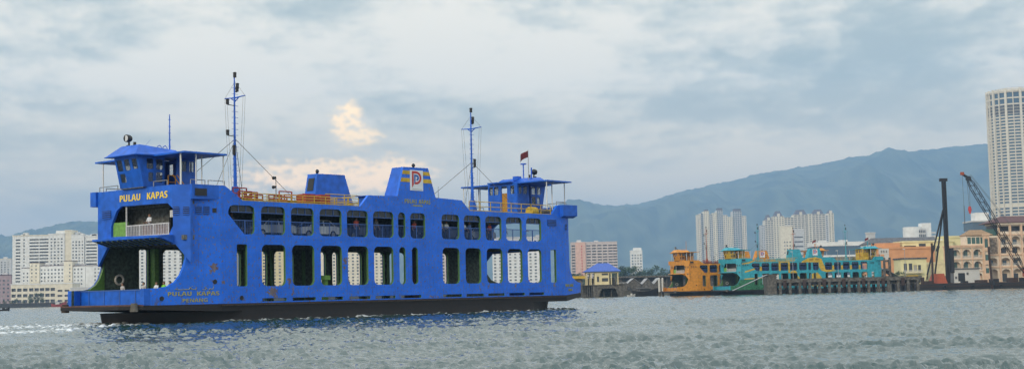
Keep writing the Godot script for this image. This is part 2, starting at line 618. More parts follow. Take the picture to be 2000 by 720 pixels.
# shared box mesh by size, placed by its centre
func unit(parent: Node, called: String, c: Vector3, size: Vector3, m: Material) -> MeshInstance3D:
	var key := "%.3f_%.3f_%.3f" % [size.x, size.y, size.z]
	if not pane_cache.has(key):
		var b := BoxMesh.new()
		b.size = size
		pane_cache[key] = b
	var o := part(parent, called, pane_cache[key], m)
	o.position = c
	return o

func structure(called: String, st, m: Material) -> MeshInstance3D:
	var o := part(self, called, st, m)
	o.set_meta("kind", "structure")
	return o

func lettering(parent: Node, text: String, c: Vector3, turn: float, w: float, h: float, m: Material, depth := 0.03, called := "lettering", bold := true) -> MeshInstance3D:
	var t := TextMesh.new()
	var f := SystemFont.new()
	f.font_names = PackedStringArray(["Droid Sans"])
	if bold: f.font_weight = 700
	t.font = f
	t.text = text
	t.font_size = 64
	t.pixel_size = 0.01
	t.depth = depth
	var bb := t.get_aabb()
	var o := part(parent, called, t, m)
	var b := Basis(Vector3.UP, turn)
	var sx := w / maxf(bb.size.x, 0.01)
	var sy := h / maxf(bb.size.y, 0.01)
	o.transform = Transform3D(b * Basis.from_scale(Vector3(sx, sy, 1)), c - b * Vector3((bb.position.x + bb.size.x / 2) * sx, (bb.position.y + bb.size.y / 2) * sy, 0))
	return o

# ------------------------------------------------------------------ water, land, hills
var wn1: FastNoiseLite
var wn2: FastNoiseLite
var wn3: FastNoiseLite
const FERRY_AT := Vector3(-27.97, 0, -93.23)
const FERRY_TURN := 0.88502

func water_height(x: float, z: float) -> float:
	var a := wn1.get_noise_2d(x * 0.16, z * 0.24)
	var b := wn2.get_noise_2d(x * 1.25 + a * 1.2, z * 2.5)
	var c := wn3.get_noise_2d(x * 3.8 + b * 0.6, z * 6.0)
	# gusts roughen some patches and leave others slick
	var g := clampf(0.95 + wn1.get_noise_2d(x * 0.05 + 70.0, z * 0.09) * 1.2, 0.35, 1.7)
	var crest := pow(clampf(b * 1.7 + c * 0.35, 0.0, 1.0), 1.4)
	return a * 0.10 + crest * 0.075 * g + b * 0.025 + c * 0.018 * g - 0.02

# churned water along the ferry's sides and at both ends
func churn(x: float, z: float) -> float:
	var dx := x - FERRY_AT.x
	var dz := z - FERRY_AT.z
	var s := dx * cos(FERRY_TURN) - dz * sin(FERRY_TURN)
	var t := -(dx * sin(FERRY_TURN) + dz * cos(FERRY_TURN))
	var f := 0.0
	var end_in := 0.0
	if s < 12.0: end_in = (12.0 - s) * 0.62
	elif s > 47.0: end_in = (s - 47.0) * 0.62
	if s > 3.0 and s < 56.0:
		var d := (end_in + 0.1) - t
		if d > -0.6: f = maxf(f, 0.8 * exp(-maxf(d, 0.0) / 0.6))
	# wash spreading from the end on the left
	if s < 9.0 and s > -16.0:
		var spread := 1.2 + (9.0 - s) * 0.28
		var c := (t - 6.5) / (spread + 3.0)
		f = maxf(f, 0.6 * exp(-c * c) * clampf((s + 16.0) / 18.0, 0.0, 1.0))
		var arm := (t - (5.0 - (9.0 - s) * 0.75)) / 1.4
		f = maxf(f, 0.55 * exp(-arm * arm))
	if s > 48.0 and s < 62.0:
		var c2 := (t - 4.0) / 4.0
		f = maxf(f, 0.8 * exp(-c2 * c2) * clampf((62.0 - s) / 9.0, 0.0, 1.0))
	return f

func build_water():
	wn1 = FastNoiseLite.new(); wn1.seed = 41; wn1.frequency = 1.0; wn1.fractal_octaves = 2
	wn2 = FastNoiseLite.new(); wn2.seed = 42; wn2.frequency = 1.0; wn2.fractal_octaves = 3
	wn3 = FastNoiseLite.new(); wn3.seed = 43; wn3.frequency = 1.0; wn3.fractal_octaves = 2
	for n in [wn1, wn2, wn3]: n.noise_type = FastNoiseLite.TYPE_SIMPLEX_SMOOTH
	var verts := PackedVector3Array()
	var norms := PackedVector3Array()
	var cols := PackedColorArray()
	var idx := PackedInt32Array()
	# rows of even spacing that widens with distance; columns likewise
	var rows := []
	var z := 22.0
	while z < 900.0:
		rows.append(z)
		z += clampf(z * 0.0034, 0.11, 2.2)
	rows.append(900.0)
	var ncol := 620
	var prev := -1
	for r in rows.size():
		var zz: float = -rows[r]
		var half: float = rows[r] * 0.46 + 6.0
		for c in ncol + 1:
			var x := half * (2.0 * c / ncol - 1.0)
			var fade := clampf((900.0 - rows[r]) / 250.0, 0.0, 1.0)
			var ch := 0.0
			if rows[r] > 70.0 and rows[r] < 150.0: ch = churn(x, zz)
			var y := water_height(x, zz) * fade
			if ch > 0.02: y += ch * (0.10 + 0.28 * wn2.get_noise_2d(x * 1.1, zz * 1.1))
			verts.append(Vector3(x, y, zz))
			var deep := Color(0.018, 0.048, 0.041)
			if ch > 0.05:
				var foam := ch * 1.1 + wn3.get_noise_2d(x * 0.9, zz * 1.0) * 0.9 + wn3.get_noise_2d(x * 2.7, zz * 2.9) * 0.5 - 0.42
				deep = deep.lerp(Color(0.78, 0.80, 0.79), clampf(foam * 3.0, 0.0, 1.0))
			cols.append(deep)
	var w := ncol + 1
	norms.resize(verts.size())
	for r in rows.size():
		for c in w:
			var k := r * w + c
			var dx := verts[k + (1 if c < ncol else 0)] - verts[k - (1 if c > 0 else 0)]
			var dz := verts[k + (w if r < rows.size() - 1 else 0)] - verts[k - (w if r > 0 else 0)]
			norms[k] = dx.cross(dz).normalized()
			if norms[k].y < 0: norms[k] = -norms[k]
			if r < rows.size() - 1 and c < ncol:
				idx.append_array(PackedInt32Array([k, k + w, k + 1, k + 1, k + w, k + w + 1]))
	# calm sheets round the modelled waves
	var f: float = 900.0
	var hf := f * 0.46 + 6.0
	var hn := 22.0 * 0.46 + 6.0
	var ring := [[Vector3(-hf, 0, -f), Vector3(-9000, 0, -f), Vector3(-9000, 0, -12000), Vector3(-hf, 0, -12000)],
		[Vector3(hf, 0, -f), Vector3(-hf, 0, -f), Vector3(-hf, 0, -12000), Vector3(hf, 0, -12000)],
		[Vector3(9000, 0, -f), Vector3(hf, 0, -f), Vector3(hf, 0, -12000), Vector3(9000, 0, -12000)],
		[Vector3(-hn, 0, -22), Vector3(-9000, 0, -22), Vector3(-9000, 0, -f), Vector3(-hf, 0, -f)],
		[Vector3(9000, 0, -22), Vector3(hn, 0, -22), Vector3(hf, 0, -f), Vector3(9000, 0, -f)],
		[Vector3(9000, 0, 3000), Vector3(-9000, 0, 3000), Vector3(-9000, 0, -22), Vector3(9000, 0, -22)]]
	for q in ring:
		var k := verts.size()
		for p in q:
			verts.append(p)
			norms.append(Vector3.UP)
			cols.append(Color(0.018, 0.048, 0.041))
		idx.append_array(PackedInt32Array([k, k + 1, k + 2, k, k + 2, k + 3]))
	var arr := []
	arr.resize(Mesh.ARRAY_MAX)
	arr[Mesh.ARRAY_VERTEX] = verts
	arr[Mesh.ARRAY_NORMAL] = norms
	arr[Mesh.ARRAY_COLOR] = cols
	arr[Mesh.ARRAY_INDEX] = idx
	var am := ArrayMesh.new()
	am.add_surface_from_arrays(Mesh.PRIMITIVE_TRIANGLES, arr)
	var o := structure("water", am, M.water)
	tag(o, "choppy grey green harbour water with small waves", "")

func build_land():
	var st := new_st()
	var p := PackedVector2Array([Vector2(-6000, -1010), Vector2(-5, -1010), Vector2(12, -476), Vector2(108, -460), Vector2(113, -441), Vector2(6000, -441), Vector2(6000, -11000), Vector2(-6000, -11000)])
	slab(st, p, -2.0, 1.9)
	var o := structure("ground", st, M.ground)
	tag(o, "flat built-up waterfront land behind the quays", "")
	# quay wall along the far left shore with its coping
	var q := thing("quay_wall", "long low dark quay wall below the white apartment blocks", "wall", Vector3(-300, 0, -1009))
	box_part(q, "wall", Vector3(-500, -1.5, -0.5), Vector3(290, 2.7, 1.0), M.seawall)
	box_part(q, "coping", Vector3(-500, 2.7, -0.7), Vector3(290, 3.1, 1.2), M.concrete)

func hill_mesh(ridge: Array, zfar: float, depth: float, seed_: int, rough: float, foot: float) -> ArrayMesh:
	var n := FastNoiseLite.new()
	n.seed = seed_
	n.frequency = 1.0
	n.fractal_octaves = 5
	var x0: float = ridge[0].x
	var x1: float = ridge[-1].x
	var nx := 420
	var nz := 46
	var verts := PackedVector3Array()
	var norms := PackedVector3Array()
	var cols := PackedColorArray()
	var idx := PackedInt32Array()
	for j in nz + 1:
		var v := float(j) / nz
		for i in nx + 1:
			var x := lerpf(x0, x1, float(i) / nx)
			var k := 0
			while k < ridge.size() - 2 and ridge[k + 1].x < x: k += 1
			var tt: float = clampf((x - ridge[k].x) / maxf(ridge[k + 1].x - ridge[k].x, 1.0), 0.0, 1.0)
			var top: float = lerpf(ridge[k].y, ridge[k + 1].y, tt)
			var prof: float = sin(minf(v / 0.75, 1.0) * PI / 2) if v <= 0.75 else cos((v - 0.75) / 0.25 * PI / 2 * 0.8)
			var spur := n.get_noise_2d(x / 520.0, v * 2.2) * 0.55 * (1.0 - v) * 2.0
			var y := top * clampf(prof * (1.0 + spur * (0.75 - v) * 1.3), 0.0, 1.0)
			y += (n.get_noise_2d(x / 45.0, v * 30.0) + n.get_noise_2d(x / 190.0, v * 5.0 + 60.0) * 0.55) * rough * clampf(prof * 2.0, 0.0, 1.0)
			verts.append(Vector3(x, maxf(y, foot), zfar - v * depth))
			var g := n.get_noise_2d(x / 120.0, v * 12.0 + 30.0)
			var col := Color(0.025, 0.048, 0.028).lerp(Color(0.12, 0.14, 0.07), clampf(g + 0.45, 0.0, 1.0))
			cols.append(col)
	var w := nx + 1
	norms.resize(verts.size())
	for j in nz + 1:
		for i in w:
			var k := j * w + i
			var dx := verts[k + (1 if i < nx else 0)] - verts[k - (1 if i > 0 else 0)]
			var dz := verts[k + (w if j < nz else 0)] - verts[k - (w if j > 0 else 0)]
			var nn := dx.cross(dz).normalized()
			norms[k] = nn if nn.y > 0 else -nn
			if j < nz and i < nx:
				idx.append_array(PackedInt32Array([k, k + w, k + 1, k + 1, k + w, k + w + 1]))
	var arr := []
	arr.resize(Mesh.ARRAY_MAX)
	arr[Mesh.ARRAY_VERTEX] = verts
	arr[Mesh.ARRAY_NORMAL] = norms
	arr[Mesh.ARRAY_COLOR] = cols
	arr[Mesh.ARRAY_INDEX] = idx
	var am := ArrayMesh.new()
	am.add_surface_from_arrays(Mesh.PRIMITIVE_TRIANGLES, arr)
	return am

func build_hills():
	# crest lines in metres, 8 km and 7 km away
	var k := 8000.0 / 6000.0
	var ridge := []
	for p in [[-1500, 150], [-900, 190], [-300, 262], [0, 330], [252, 383], [350, 373], [438, 364], [527, 369], [638, 397], [838, 441], [1060, 483], [1238, 512], [1415, 535], [1593, 549], [1770, 567], [1926, 581], [2048, 585], [2214, 590], [2600, 560], [3300, 420]]:
		ridge.append(Vector2(p[0] * k, p[1] * k))
	var h := structure("hill", hill_mesh(ridge, -8000.0 + 2600.0, 3450.0, 3, 15.0, 1.0), M.hill)
	tag(h, "long forested hill range blue with haze behind the town", "")
	var k2 := 7000.0 / 5000.0
	var left := []
	for p in [[-2600, 200], [-2100, 240], [-1840, 263], [-1820, 260], [-1798, 243], [-1740, 215], [-1700, 255], [-1664, 268], [-1618, 276], [-1582, 285], [-1527, 291], [-1490, 292], [-1350, 285], [-1150, 250], [-900, 190], [-600, 140]]:
		left.append(Vector2(p[0] * k2, p[1] * k2 * 0.96))
	var h2 := structure("hill_001", hill_mesh(left, -7000.0 + 1900.0, 2550.0, 9, 14.0, 1.0), M.hill)
	tag(h2, "low hazy hill rising behind the white apartment blocks", "")

# ------------------------------------------------------------------ buildings
# rectangles [x, y, w, h, pane?]; xs are centres
func grid(xs: Array, ww: float, y0: float, pitch: float, n: int, hh: float, pane := true) -> Array:
	var out := []
	for f in n:
		for x in xs: out.append([x - ww / 2, y0 + f * pitch, ww, hh, pane])
	return out

func face(root: Node3D, called: String, w: float, h: float, rects: Array, m: Material, glass: Material, at: Vector3, turn: float, thick := 0.4):
	var holes := []
	for r in rects: holes.append(rect(r[0], r[1], r[0] + r[2], r[1] + r[3]))
	var pl := plate(rect(-w / 2, 0, w / 2, h), holes, -thick, 0.0)
	if holes.size() > 0: pl[0].append_from(pl[1].commit(), 0, Transform3D.IDENTITY)
	var o := part(root, called, pl[0], m)
	o.position = at
	o.rotation.y = turn
	for r in rects:
		if not r[4]: continue
		var q := rng.randf()
		var g: Material = glass if q < 0.55 else (M.window_grey if q < 0.82 else M.curtain)
		unit(o, "window", Vector3(r[0] + r[2] / 2, r[1] + r[3] / 2, -thick * 0.6), Vector3(r[2], r[3], 0.06), g)
		if r[2] < 2.4 and rng.randf() < 0.13: unit(o, "air_conditioner", Vector3(r[0] + r[2] * 0.3, r[1] - 0.45, 0.23), Vector3(0.9, 0.6, 0.42), M.flat_grey)

# A block with punched openings. front / left / right are lists of rectangles in each face's own metres.
func block(called: String, label: String, category: String, at: Vector3, turn: float, w: float, dep: float, h: float, m: Material, front: Array, left := [], right := [], opt := {}) -> Node3D:
	var t := thing(called, label, category, at, turn, opt.get("group", ""))
	var g: Material = opt.get("glass", M.window_dark)
	var sm: Material = opt.get("side", m)
	face(t, "front_wall", w, h, front, m, g, Vector3.ZERO, 0.0)
	face(t, "side_wall", dep - 0.42, h, left, sm, g, Vector3(-w / 2, 0, -dep / 2 - 0.205), -PI / 2)
	face(t, "side_wall", dep - 0.42, h, right, sm, g, Vector3(w / 2, 0, -dep / 2 - 0.205), PI / 2)
	box_part(t, "rear_wall", Vector3(-w / 2 + 0.42, 0, -dep), Vector3(w / 2 - 0.42, h - 0.02, -dep + 0.4), m)
	box_part(t, "inner_wall", Vector3(-w / 2 + 1.5, 0, -dep + 0.45), Vector3(w / 2 - 1.5, h - 0.3, -1.5), opt.get("inner", M.recess_shade))
	box_part(t, "roof", Vector3(-w / 2 - 0.25, h + 0.003, -dep - 0.25), Vector3(w / 2 + 0.25, h + opt.get("parapet", 0.8), 0.25), opt.get("roof", m))
	if h > 25.0 and w > 9.0:
		for k in 2:
			var x := rng.randf_range(-w * 0.38, w * 0.38)
			var tw := rng.randf_range(1.4, 2.8)
			box_part(t, "roof_tank", Vector3(x - tw, h + opt.get("parapet", 0.8) + 0.01, -dep * 0.7), Vector3(x + tw, h + opt.get("parapet", 0.8) + rng.randf_range(1.0, 2.4), -dep * 0.4), M.flat_grey)
	return t

func build_left_shore():
	# tall white slabs on the far left shore; the row goes on behind the ferry
	var fl := 2.86
	var z := -1250.0
	block("apartment_block", "tall white apartment block with open corridor bands and a plain grey wall strip", "apartment block", Vector3(-433, 1.9, z), 0.0, 32.5, 16, 61.4, M.flat_white,
		grid([-11.2], 4.2, 3.0, fl, 20, 1.2, false) + grid([-5.8], 1.3, 3.0, fl, 20, 1.3) + grid([3.2, 12.2], 8.4, 3.0, fl, 20, 1.25, false), grid([-4, 4], 1.6, 3, fl, 20, 1.3, false), [], {"roof": M.flat_cream})
	var b := block("apartment_block", "tall white apartment tower with paired windows beside a cream stair shaft", "apartment block", Vector3(-409.3, 1.9, z + 1), 0.0, 14.4, 18, 62.2, M.flat_white,
		grid([-4.6, 4.6], 1.5, 3, fl, 20, 1.3) + grid([-1.6, 1.6], 1.7, 3, fl, 20, 1.3))
	box_part(b, "penthouse", Vector3(-1, 63.2, -12), Vector3(7, 65.6, -2), M.flat_white)
	block("stair_tower", "plain cream stair shaft rising between two white apartment towers", "tower", Vector3(-399, 1.9, z + 0.5), 0.0, 5.8, 18, 65.2, M.flat_cream, [], [], [])
	block("apartment_block", "white apartment tower with four window columns right of the cream stair shaft", "apartment block", Vector3(-390.3, 1.9, z + 1), 0.0, 11.6, 18, 61.0, M.flat_white,
		grid([-4.2, 4.2], 1.3, 3, fl, 19, 1.3) + grid([-1.4, 1.4], 1.5, 3, fl, 19, 1.3))
	block("apartment_block", "white apartment slab with dark corridor bands passing behind the ferry bow", "apartment block", Vector3(-367.5, 1.9, z), 0.0, 33.0, 16, 59.6, M.flat_white,
		grid([-10.8, 0, 10.8], 9.6, 3, fl, 19, 1.25, false))
	# the row seen through the ferry's openings
	var rows := [[-323.0, 54.0, 62.0, "white apartment tower with many balconies seen through the ferry bow opening", M.flat_white, 11], [-272.0, 44.0, 56.0, "off white apartment block behind the forward mast of the blue ferry", M.flat_cream, 10], [-219.0, 52.0, 54.0, "yellowish apartment block seen through the ferry's forward lower windows", M.flat_yellow, 11], [-152.5, 72.0, 56.0, "cream apartment block with square windows seen through the ferry's middle openings", M.flat_cream, 17], [-77.0, 40.0, 52.0, "pale pink apartment block seen beyond the narrow middle openings of the ferry", M.pink_pale, 10], [6.0, 50.0, 50.0, "white apartment block with looped balcony fronts seen through the ferry's after openings", M.flat_white, 11]]
	for r in rows:
		var xs := []
		var n: int = r[5]
		for i in n: xs.append((i + 0.5 - n / 2.0) * r[1] / n)
		block("apartment_block", r[3], "apartment block", Vector3(r[0], 1.9, z), 0.0, r[1], 16, r[2], r[4], grid(xs, r[1] / n * 0.42, 3, fl, int((r[2] - 4) / fl), 1.4, true))
	# lower stepped flats in front
	var y := 1.9
	var fz := -1150.0
	block("low_flats", "small end wing of white low flats stepping down beside the tall slab", "flats", Vector3(-402.2, y, fz), 0.0, 6.4, 14, 30.0, M.flat_white, grid([-1.6, 1.4], 1.1, 16, 3.0, 4, 1.4), [], [], {"roof": M.roof_brown, "parapet": 0.5})
	block("stair_tower", "cream stair tower with small windows among the low white flats", "tower", Vector3(-394.6, y, fz + 1), 0.0, 8.0, 14, 34.0, M.flat_cream, grid([-2.2, 1.2], 1.0, 16, 3.0, 6, 1.4), [], [], {"roof": M.roof_brown, "parapet": 0.5})
	block("low_flats", "white low flats with brown eaves above the arcaded podium", "flats", Vector3(-380.5, y, fz), 0.0, 20.0, 14, 31.4, M.flat_white, grid([-8.6, -6, -3, -0.2, 2.6, 5.6, 8.4], 1.3, 15.4, 3.0, 5, 1.4), [], [], {"roof": M.roof_brown, "parapet": 0.5})
	block("stair_tower", "cream stair tower with brown cap beside the low white flats", "tower", Vector3(-367.0, y, fz + 1), 0.0, 7.0, 14, 35.0, M.flat_cream, grid([1.4], 1.0, 16, 3.0, 6, 1.3), [], [], {"roof": M.roof_brown, "parapet": 0.5})
	block("low_flats", "short run of white low flats between the cream tower and a blank wall", "flats", Vector3(-358.2, y, fz), 0.0, 10.4, 14, 30.8, M.flat_white, grid([-3.6, -0.8, 2.0], 1.2, 15.4, 3.0, 5, 1.4), [], [], {"roof": M.roof_brown, "parapet": 0.5})
	block("low_flats", "white low flats with grey windows close beside the ferry bow", "flats", Vector3(-344.0, y, fz), 0.0, 17.6, 14, 30.8, M.flat_white, grid([-1, 1.8, 4.6, 7.2], 1.4, 9.4, 3.0, 7, 1.4), [], [], {"roof": M.roof_brown, "parapet": 0.5})
	block("parking_podium", "long cream parking podium with square open bays above the quay", "building", Vector3(-379, y, -1120), 0.0, 49.2, 20, 16.0, M.flat_cream,
		grid([-22.4, -17.8, -13.0, -8.2, -3.9, 0.4, 4.7, 9.0], 3.5, 1.4, 4.6, 3, 2.5, false) + grid([14.8, 20.4], 3.8, 1.8, 4.0, 3, 1.5, false), [], [], {"roof": M.flat_white})
	block("shop_house", "pale blue flat fronted building between the podium and the ferry bow", "building", Vector3(-341, y, -1105), 0.0, 20.0, 14, 12.0, M.flat_grey, grid([-6, -1, 4], 2.2, 6.0, 3, 1, 1.2), [], [])
	block("apartment_block", "far cream and orange apartment block at the foot of the hazy hill", "apartment block", Vector3(-630, 1.9, -1700), 0.0, 36.0, 16, 56.0, M.flat_grey, grid([-14, -10, -6, -2, 2, 6, 10, 14], 1.6, 34, 2.9, 7, 1.5), [], [], {"roof": M.flat_cream})
	box_part(get_child(get_child_count() - 1), "orange_band", Vector3(-17.9, 22, 0.01), Vector3(17.9, 33, 0.5), M.warehouse_orange)
	block("shop_house", "mauve waterfront building with rows of grey windows", "building", Vector3(-481, 1.9, -1300), 0.0, 26.0, 14, 27.6, M.mauve, grid([-10, -6, -2, 2, 6, 10], 1.8, 4, 3.6, 6, 1.7), [], [], {"roof": M.roof_brown})

func bay(t: Node3D, called: String, x0: float, x1: float, y0: float, y1: float, z: float, dep: float, m: Material, floors: int, cols: int, fill_x: float, fill_y: float, glass: Material):
	var w := x1 - x0
	var holes := []
	var fh := (y1 - y0) / floors
	for c in cols:
		for f in floors:
			var cx := (c + 0.5) * w / cols
			holes.append(rect(cx - w / cols * fill_x / 2, fh * (f + 0.5 - fill_y / 2), cx + w / cols * fill_x / 2, fh * (f + 0.5 + fill_y / 2)))
	var pl := plate(rect(0, 0, w, y1 - y0), holes, -0.5, 0)
	pl[0].append_from(pl[1].commit(), 0, Transform3D.IDENTITY)
	var o := part(t, called, pl[0], m)
	o.position = Vector3(x0, y0, z)
	var st := new_st()
	box(st, Vector3(0.01, 0, -0.9), Vector3(w - 0.01, y1 - y0 - 0.1, -0.51))
	part(o, "glazing", st, glass)
	var bk := new_st()
	box(bk, Vector3(0, 0, -dep), Vector3(w, y1 - y0, -0.91))
	part(o, "body", bk, m)

func build_right_shore():
	var t: Node3D
	# pink slab right of the ferry stern
	t = block("apartment_block", "pink and cream apartment slab with balcony rows above the blue roofed pavilion", "apartment block", Vector3(79.6, 1.9, -1375), 0.0, 45.4, 16, 48.6, M.pink_pale,
		grid([-20.6], 3.4, 3, 2.8, 16, 1.4, false) + grid([-5.6, -0.2, 5.2, 10.6, 16.0, 20.6], 4.2, 3, 2.8, 16, 1.2, false))
	box_part(t, "end_wall", Vector3(-18.4, 0, 0.01), Vector3(-8.6, 49.2, 1.2), M.flat_pink)
	for f in 15: unit(t, "stair_window", Vector3(-12.4, 6 + f * 2.8, 1.21), Vector3(0.9, 1.6, 0.1), M.logo_red)
	# slim white tower
	t = block("office_tower", "slim white tower standing alone above the dark trees", "tower", Vector3(132.2, 1.9, -1500), 0.0, 12.4, 12, 43.0, M.flat_white, grid([-4.4, -1.5, 1.5, 4.4], 1.7, 16, 3.1, 8, 1.6), [], grid([-3, 0, 3], 1.4, 16, 3.1, 8, 1.6), {"glass": M.blue_glass})
	box_part(t, "crown", Vector3(-3, 43.8, -9), Vector3(5.5, 46.5, -1.5), M.flat_white)
	box_part(t, "podium", Vector3(-8, 0, 0.5), Vector3(9, 18, 2.5), M.flat_white)
	# condominium with stepped bays
	t = thing("condominium", "pale condominium tower of narrow grey and cream bays left of the mansard blocks", "apartment block", Vector3(345.5, 1.9, -2300))
	for r in [[-40.4, -35, 124, 2, M.tower_cream, 0.45, 0.45], [-34.9, -30, 126, 1, M.flat_grey, 0.7, 0.6], [-29.9, -21, 129, 3, M.flat_cream, 0.4, 0.45], [-20.9, -15, 124, 2, M.flat_grey, 0.6, 0.55], [-14.9, -8, 126, 2, M.flat_cream, 0.4, 0.5], [-7.9, 2, 130, 3, M.flat_grey, 0.75, 0.6], [2.1, 9, 122, 2, M.tower_cream, 0.5, 0.45], [9.1, 18, 119, 3, M.flat_cream, 0.55, 0.5], [18.1, 33, 128, 4, M.flat_grey, 0.8, 0.6], [33.1, 40, 120, 2, M.tower_cream, 0.5, 0.5]]:
		bay(t, "bay", r[0], r[1], 0, r[2], 0.0 if r[4] != M.flat_grey else -2.0, 24, r[4], 38, r[3], r[5], r[6], M.blue_glass)
	for r in [[-7.5, 1.5, 130, 134], [20, 32, 128, 132], [-28, -22, 129, 132]]: box_part(t, "roof_house", Vector3(r[0], r[2], -14), Vector3(r[1], r[3], -3), M.mansard)
	# condominium with mansard roofs
	t = thing("condominium", "cream condominium row with dark mansard roofs behind the teal ferry", "apartment block", Vector3(470, 1.9, -2300))
	for r in [[-60.2, -54, 104, 2, M.flat_grey], [-53.9, -40, 112, 3, M.tower_cream], [-39.9, -22, 118, 4, M.flat_cream], [-21.9, -6, 116, 3, M.tower_cream], [-5.9, 18, 120, 4, M.tower_cream], [18.1, 24, 121, 1, M.flat_cream], [24.1, 46, 120, 4, M.tower_cream], [46.1, 51, 118, 1, M.flat_grey], [51.1, 60, 121, 2, M.flat_cream]]:
		bay(t, "bay", r[0], r[1], 0, r[2], 0.0, 22, r[4], 36, r[3], 0.78 if r[4] == M.tower_cream else 0.5, 0.5, M.window_dark)
	for r in [[-53, -42, 112, 121], [-38, -24, 118, 127], [-4, 16, 120, 128], [26, 44, 120, 128], [51.5, 59.5, 121, 127]]:
		var st := new_st()
		var a: float = r[0]
		var b: float = r[1]
		hexa(st, [Vector3(a, r[2], -20), Vector3(b, r[2], -20), Vector3(b - 4, r[3], -16), Vector3(a + 4, r[3], -16), Vector3(a, r[2], -0.5), Vector3(b, r[2], -0.5), Vector3(b - 4, r[3], -4), Vector3(a + 4, r[3], -4)])
		part(t, "mansard_roof", st, M.mansard)
		box_part(t, "dormer", Vector3((a + b) / 2 - 2.2, r[2], -1.5), Vector3((a + b) / 2 + 2.2, r[2] + 4.5, -0.2), M.tower_cream)
	# blank white block in front of it
	t = block("office_block", "plain white block with few small windows before the mansard condominium", "building", Vector3(353.4, 1.9, -1800), 0.0, 16.4, 14, 78.4, M.flat_cream, grid([-3.2, 0.0, 3.8], 1.6, 44, 4.6, 4, 1.8), [], [])
	block("office_block", "lower grey block with dark bands joined to the plain white block", "building", Vector3(368.8, 1.9, -1801), 0.0, 14.0, 14, 74.0, M.flat_grey, grid([0.0], 11.5, 40, 6.0, 5, 1.7, false), [], [])
	# round tower of 60-odd floors
	t = thing("round_skyscraper", "very tall round cream skyscraper with ringed floors and vertical ribs", "skyscraper", Vector3(590.0, 1.9, -1620))
	var R := 31.5
	var H := 222.0
	var nf := 62
	var st := new_st()
	cyl(st, Vector3.ZERO, Vector3(0, H - 3, 0), R - 1.6, R - 1.6, 24)
	part(t, "glazing", st, M.blue_glass)
	var fh := H / nf
	for f in nf:
		var y := f * fh
		var mech: bool = f == nf - 6 or f == nf - 7 or f == nf - 8
		if f == nf - 2 or f == nf - 4: continue
		var s2 := new_st()
		ring_band(s2, R - 0.5, y, y + (fh * 0.42 if not mech else fh * 0.12), 24)
		part(t, "floor_ring", s2, M.tower_cream)
		if f == 24 or f == 12 or mech:
			var s3 := new_st()
			ring_band(s3, R - 0.9, y + fh * 0.13, y + fh * 0.99, 24)
			part(t, "service_floor", s3, M.flat_cream if not mech else M.roof_grey)
	for k in 24:
		var a := TAU * (k + 0.5) / 24
		var wide := 1.3 if k % 2 == 0 else 0.5
		var s4 := new_st()
		var d := Vector3(cos(a), 0, sin(a))
		var e := Vector3(-sin(a), 0, cos(a))
		hexa(s4, [d * (R - 1.7) - e * wide, d * (R - 1.7) + e * wide, d * (R - 1.7) + e * wide + Vector3.UP * (H + 1), d * (R - 1.7) - e * wide + Vector3.UP * (H + 1), d * (R + 0.4) - e * wide, d * (R + 0.4) + e * wide, d * (R + 0.4) + e * wide + Vector3.UP * (H + 1), d * (R + 0.4) - e * wide + Vector3.UP * (H + 1)])
		part(t, "rib", s4, M.tower_cream)
	var s5 := new_st()
	ring_band(s5, R + 0.2, H - 2.5, H - 0.3, 24)
	part(t, "crown_ring", s5, M.tower_cream)
	var s6 := new_st()
	cyl(s6, Vector3(0, H - 3, 0), Vector3(0, H + 3, 0), R - 9, R - 9, 24)
	part(t, "roof_house", s6, M.flat_grey)

func ring_band(st: SurfaceTool, r: float, y0: float, y1: float, n: int):
	cyl(st, Vector3(0, y0, 0), Vector3(0, y1, 0), r, r, n)

# ------------------------------------------------------------------ waterfront on the right
func gable(st: SurfaceTool, x0: float, x1: float, z0: float, z1: float, y0: float, y1: float):
	var xm := (x0 + x1) / 2
	var t := 0.12
	quad(st, Vector3(x0, y0, z1), Vector3(xm, y1, z1), Vector3(xm, y1, z0), Vector3(x0, y0, z0))
	quad(st, Vector3(xm, y1, z1), Vector3(x1, y0, z1), Vector3(x1, y0, z0), Vector3(xm, y1, z0))
	quad(st, Vector3(x0, y0 - t, z0), Vector3(xm, y1 - t, z0), Vector3(xm, y1 - t, z1), Vector3(x0, y0 - t, z1))
	quad(st, Vector3(xm, y1 - t, z0), Vector3(x1, y0 - t, z0), Vector3(x1, y0 - t, z1), Vector3(xm, y1 - t, z1))
	quad(st, Vector3(x0, y0 - t, z1), Vector3(xm, y1 - t, z1), Vector3(xm, y1, z1), Vector3(x0, y0, z1))
	quad(st, Vector3(xm, y1 - t, z1), Vector3(x1, y0 - t, z1), Vector3(x1, y0, z1), Vector3(xm, y1, z1))

func hip(st: SurfaceTool, x0: float, x1: float, z0: float, z1: float, y0: float, rx0: float, rx1: float, y1: float):
	var zm := (z0 + z1) / 2
	var a := Vector3(x0, y0, z1)
	var b := Vector3(x1, y0, z1)
	var c := Vector3(x1, y0, z0)
	var d := Vector3(x0, y0, z0)
	var e := Vector3(rx0, y1, zm)
	var f := Vector3(rx1, y1, zm)
	quad(st, a, b, f, e)
	quad(st, c, d, e, f)
	tri(st, b, c, f)
	tri(st, d, a, e)
	var lo := Vector3(0, -0.18, 0)
	quad(st, d + lo, c + lo, b + lo, a + lo)
	quad(st, a + lo, b + lo, b, a)
	quad(st, b + lo, c + lo, c, b)
	quad(st, c + lo, d + lo, d, c)
	quad(st, d + lo, a + lo, a, d)

func arch_window(root: Node3D, called: String, cx: float, y0: float, w: float, h: float, z: float, m: Material):
	var pl := plate(arch(cx - w / 2, y0, cx + w / 2, y0 + h, w * 0.4), [], z, z + 0.06)
	part(root, called, pl[0], m)

